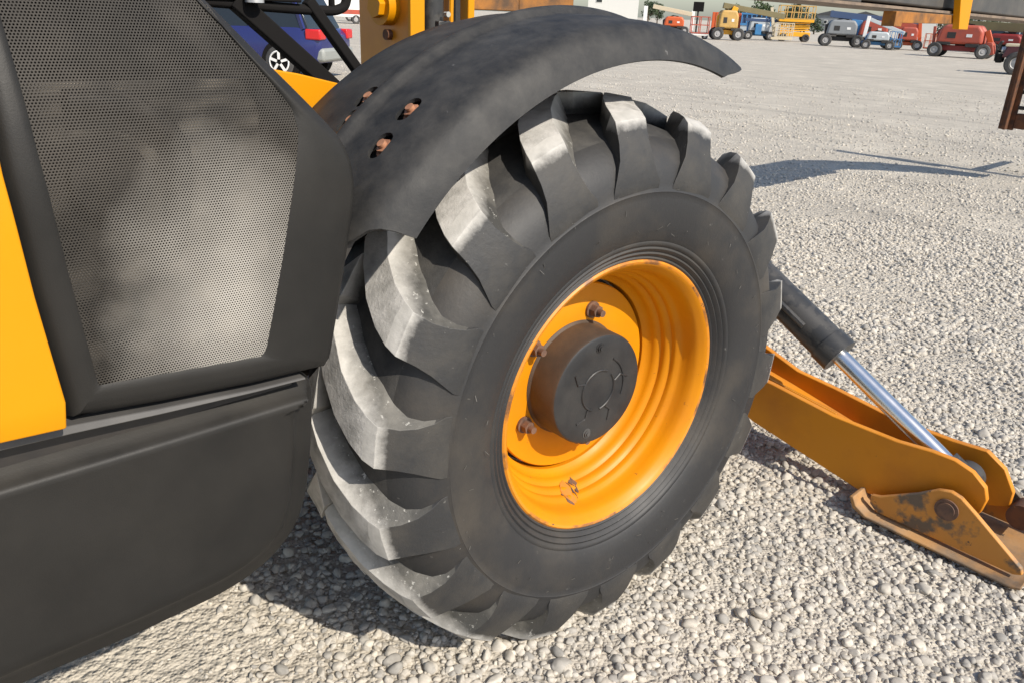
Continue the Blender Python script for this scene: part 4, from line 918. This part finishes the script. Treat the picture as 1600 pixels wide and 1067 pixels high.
b = MB(); b.cyl((0.213, 0.92, 1.448), (0.213, 0.905, 1.448), 0.008, n=10); b.obj('valve_bolt', M['chrome'], TH)
b = MB(); b.tube(catmull([(0.262, 0.95, 1.3), (0.258, 0.95, 1.45), (0.264, 0.95, 1.7)], 5), 0.007, 8); b.obj('yellow_pipe', M['yellow'], TH)
b = MB(); b.tube(catmull([(0.285, 0.97, 1.3), (0.29, 0.965, 1.43), (0.275, 0.96, 1.7)], 5), 0.013, 10); b.obj('hose', M['rubber'], TH)
b = MB(); b.box((0.325, 0.95, 1.2), (0.35, 1.15, 1.75)); b.obj('mast_rib', M['yellow'], TH, 0.003)
b = MB(); b.box((0.36, 1.02, 1.463), (0.60, 1.14, 1.62)); b.prism([(0.60, 1.463), (0.86, 1.488), (0.86, 1.62), (0.60, 1.62)], 1.02, 1.14); b.obj('cross_beam', M['guide_paint'], TH, 0.004)
# main boom
def bz(x): return 1.586-0.0075*(x-2.3)
b = MB(); b.prism([(-2.4, bz(-2.4)), (3.3, bz(3.3)), (3.3, bz(3.3)+0.40), (-2.4, bz(-2.4)+0.40)], 1.15, 1.50); b.prism([(3.3, bz(3.3)+0.02), (7.5, bz(7.5)+0.02), (7.5, bz(7.5)+0.34), (3.3, bz(3.3)+0.34)], 1.175, 1.475)
boomo = b.obj('boom', M['boom'], TH, 0.012)
b = MB(); b.prism([(0.9, bz(0.9)-0.014), (7.3, bz(7.3)-0.002), (7.3, bz(7.3)+0.016), (0.9, bz(0.9)-0.001)], 1.13, 1.52); b.obj('wear_strip', M['boom_strip'], boomo)
b = MB(); b.prism([(4.577, 1.472), (4.73, 1.472), (4.70, 1.655), (4.69, 1.98), (4.47, 1.98), (4.497, 1.647)], 1.075, 1.118); b.obj('boom_bracket', M['yellow'], boomo, 0.003)
b = MB(); b.prism([(3.70, 1.472), (3.80, 1.472), (3.80, 1.555), (3.70, 1.555)], 1.12, 1.20); b.prism([(3.80, 1.492), (4.58, 1.503), (4.58, 1.555), (3.80, 1.555)], 1.12, 1.20); b.obj('hose_guide', M['guide_paint'], boomo, 0.003)
b = MB(); b.prism([(7.45, bz(7.5)+0.02), (7.45, bz(7.5)+0.38), (7.9, 1.72), (8.35, 1.35), (8.6, 0.95), (8.6, 0.55), (8.35, 0.55), (8.15, 0.95), (7.8, 1.3)], 1.20, 1.45); b.obj('boom_head', M['boom'], boomo, 0.012)
# rusty fork carriage at the end of the boom
CX = 8.80
def bx_(n_, a, c_, m='rust'): q = MB(); q.box(a, c_); return q.obj(n_, M[m], carr, 0.006)
b = MB(); b.box((CX, 1.80, 0.48), (CX+0.03, 1.95, 1.62)); carr = b.obj('fork_carriage', M['rust'], TH, 0.006)
bx_('side_rail', (CX-0.10, 1.85, 0.485), (CX-0.002, 1.88, 1.60)); bx_('side_rail', (CX, 0.70, 0.48), (CX+0.03, 0.85, 1.62))
bx_('lower_beam', (CX-0.01, 0.851, 0.50), (CX+0.05, 1.799, 0.66)); bx_('upper_beam', (CX-0.01, 0.851, 1.12), (CX+0.05, 1.799, 1.24))
for z in (0.86, 1.04): bx_('cross_bar', (CX, 0.851, z), (CX+0.035, 1.799, z+0.04), 'dark')
for y in (1.02, 1.55): bx_('fork_shank', (CX+0.06, y, 0.42), (CX+0.10, y+0.10, 1.25), 'dark')
b = MB(); b.cyl((CX+0.0, 1.71, 0.72), (CX+0.0, 1.799, 0.72), 0.02, n=12); b.obj('stop_pin', M['dark'], carr)
for y in (1.02, 1.55):
    b = MB(); b.prism([(CX+0.06, 0.38), (CX+1.15, 0.40), (CX+1.15, 0.415), (CX+0.06, 0.43)], y, y+0.10); b.obj('fork_tine', M['dark'], carr, 0.004)

# stabilizer leg, swung out sideways in front of the wheel
XN, XF = 1.06, 1.24
top_e = [(0.95, 0.46), (0.30, 0.335), (0.19, 0.305), (0.15, 0.302), (-0.084, 0.272), (-0.296, 0.270), (-0.40, 0.281), (-0.465, 0.281), (-0.52, 0.265), (-0.562, 0.232), (-0.575, 0.195)]
bot_e = [(-0.568, 0.150), (-0.54, 0.115), (-0.50, 0.098), (-0.44, 0.10), (-0.322, 0.066), (-0.22, 0.052), (0.0, 0.096), (0.199, 0.136), (0.30, 0.18), (0.95, 0.30)]
b = MB(); b.prism(top_e+bot_e, XN, XN+0.022, axis='x'); leg = b.obj('stabilizer_leg', M['arm_paint'], TH, 0.003)
tf = [(0.95, 0.47), (0.30, 0.35), (0.15, 0.300), (0.0, 0.285), (-0.17, 0.262), (-0.30, 0.255), (-0.40, 0.255), (-0.50, 0.262), (-0.56, 0.225), (-0.60, 0.16)]
bf = [(-0.60, 0.11), (-0.55, 0.09), (-0.44, 0.08), (-0.22, 0.05), (0.199, 0.13), (0.95, 0.28)]
b = MB(); b.prism(tf+bf, XF, XF+0.022, axis='x'); b.obj('side_plate', M['arm_paint'], leg, 0.003)
b = MB(); b.prism([(0.95, 0.40), (0.15, 0.245), (-0.10, 0.19), (-0.10, 0.172), (0.15, 0.225), (0.95, 0.38)], XN+0.023, XF-0.001, axis='x'); b.obj('web_plate', M['arm_paint'], leg)
b = MB(); b.prism([(0.95, 0.44), (0.19, 0.292), (-0.07, 0.258), (-0.07, 0.24), (0.19, 0.275), (0.95, 0.42)], XN+0.055, XN+0.064, axis='x'); b.obj('inner_rib', M['yellow_worn'], leg, 0.002)
# ram
XC = 1.15
d0 = Vector((XC, 0.34, 0.70)); d1 = Vector((XC, -0.025, 0.445)); d2 = Vector((XC, -0.45, 0.205)); ax = (d2-d1).normalized(); d0 = d1-ax*0.95
b = MB(); b.cyl(d0, d1-ax*0.001, 0.061, n=36); b.cyl(d1-ax*0.06, d1+ax*0.002, 0.066, n=36); ram = b.obj('ram_body', M['cylinder'], leg, 0.003)
b = MB(); b.tube([d0+Vector((-0.066, 0, 0.02)), d1-ax*0.13+Vector((-0.062, 0, 0.02))], 0.011, 8); b.obj('ram_pipe', M['cylinder'], ram)
b = MB(); b.cyl(d1, d2, 0.029, n=32); b.obj('ram_rod', M['chrome'], leg)
b = MB(); b.cyl(d2-ax*0.035, d2+ax*0.01, 0.042, n=24); b.cyl((XC-0.045, d2.y-0.03, d2.z-0.02), (XC+0.045, d2.y-0.03, d2.z-0.02), 0.05, n=24); b.obj('rod_end', M['cylinder'], leg, 0.003)
# foot
def footplate(x0, x1):
    b = MB(); b.prism([(-0.275, 0.052), (-0.272, 0.080), (-0.30, 0.088), (-0.40, 0.150), (-0.455, 0.192), (-0.49, 0.202), (-0.52, 0.195), (-0.565, 0.165), (-0.715, 0.058), (-0.722, 0.04), (-0.70, 0.030), (-0.30, 0.030)], x0, x1, axis='x'); return b
foot = footplate(XN-0.045, XN-0.027).obj('stabilizer_foot', M['foot_paint'], TH, 0.003)
o = footplate(XF+0.05, XF+0.068).obj('cheek_plate', M['foot_paint'], foot, 0.003)
b = MB(); b.prism([(-0.235, 0.072), (-0.25, 0.045), (-0.285, 0.025), (-0.71, 0.016), (-0.735, 0.026), (-0.735, 0.016), (-0.71, 0.007), (-0.28, 0.015), (-0.24, 0.032), (-0.222, 0.068)], XN-0.085, XF+0.12, axis='x'); b.obj('base_plate', M['foot_base'], foot, 0.003)
b = MB(); b.cyl((XN-0.055, -0.492, 0.142), (XF+0.08, -0.492, 0.142), 0.024, n=24); b.cyl((XN-0.051, -0.492, 0.142), (XN-0.0455, -0.492, 0.142), 0.034, n=28); b.obj('pivot_pin', M['nut'], foot, 0.002)
b = MB(); b.cyl((XF-0.02, -0.64, 0.10), (XF+0.049, -0.64, 0.10), 0.040, n=28); b.obj('spacer_tube', M['rust'], foot, 0.003)
SC.cycles.max_bounces = 6; SC.cycles.use_denoising = True
SC.render.film_transparent = False
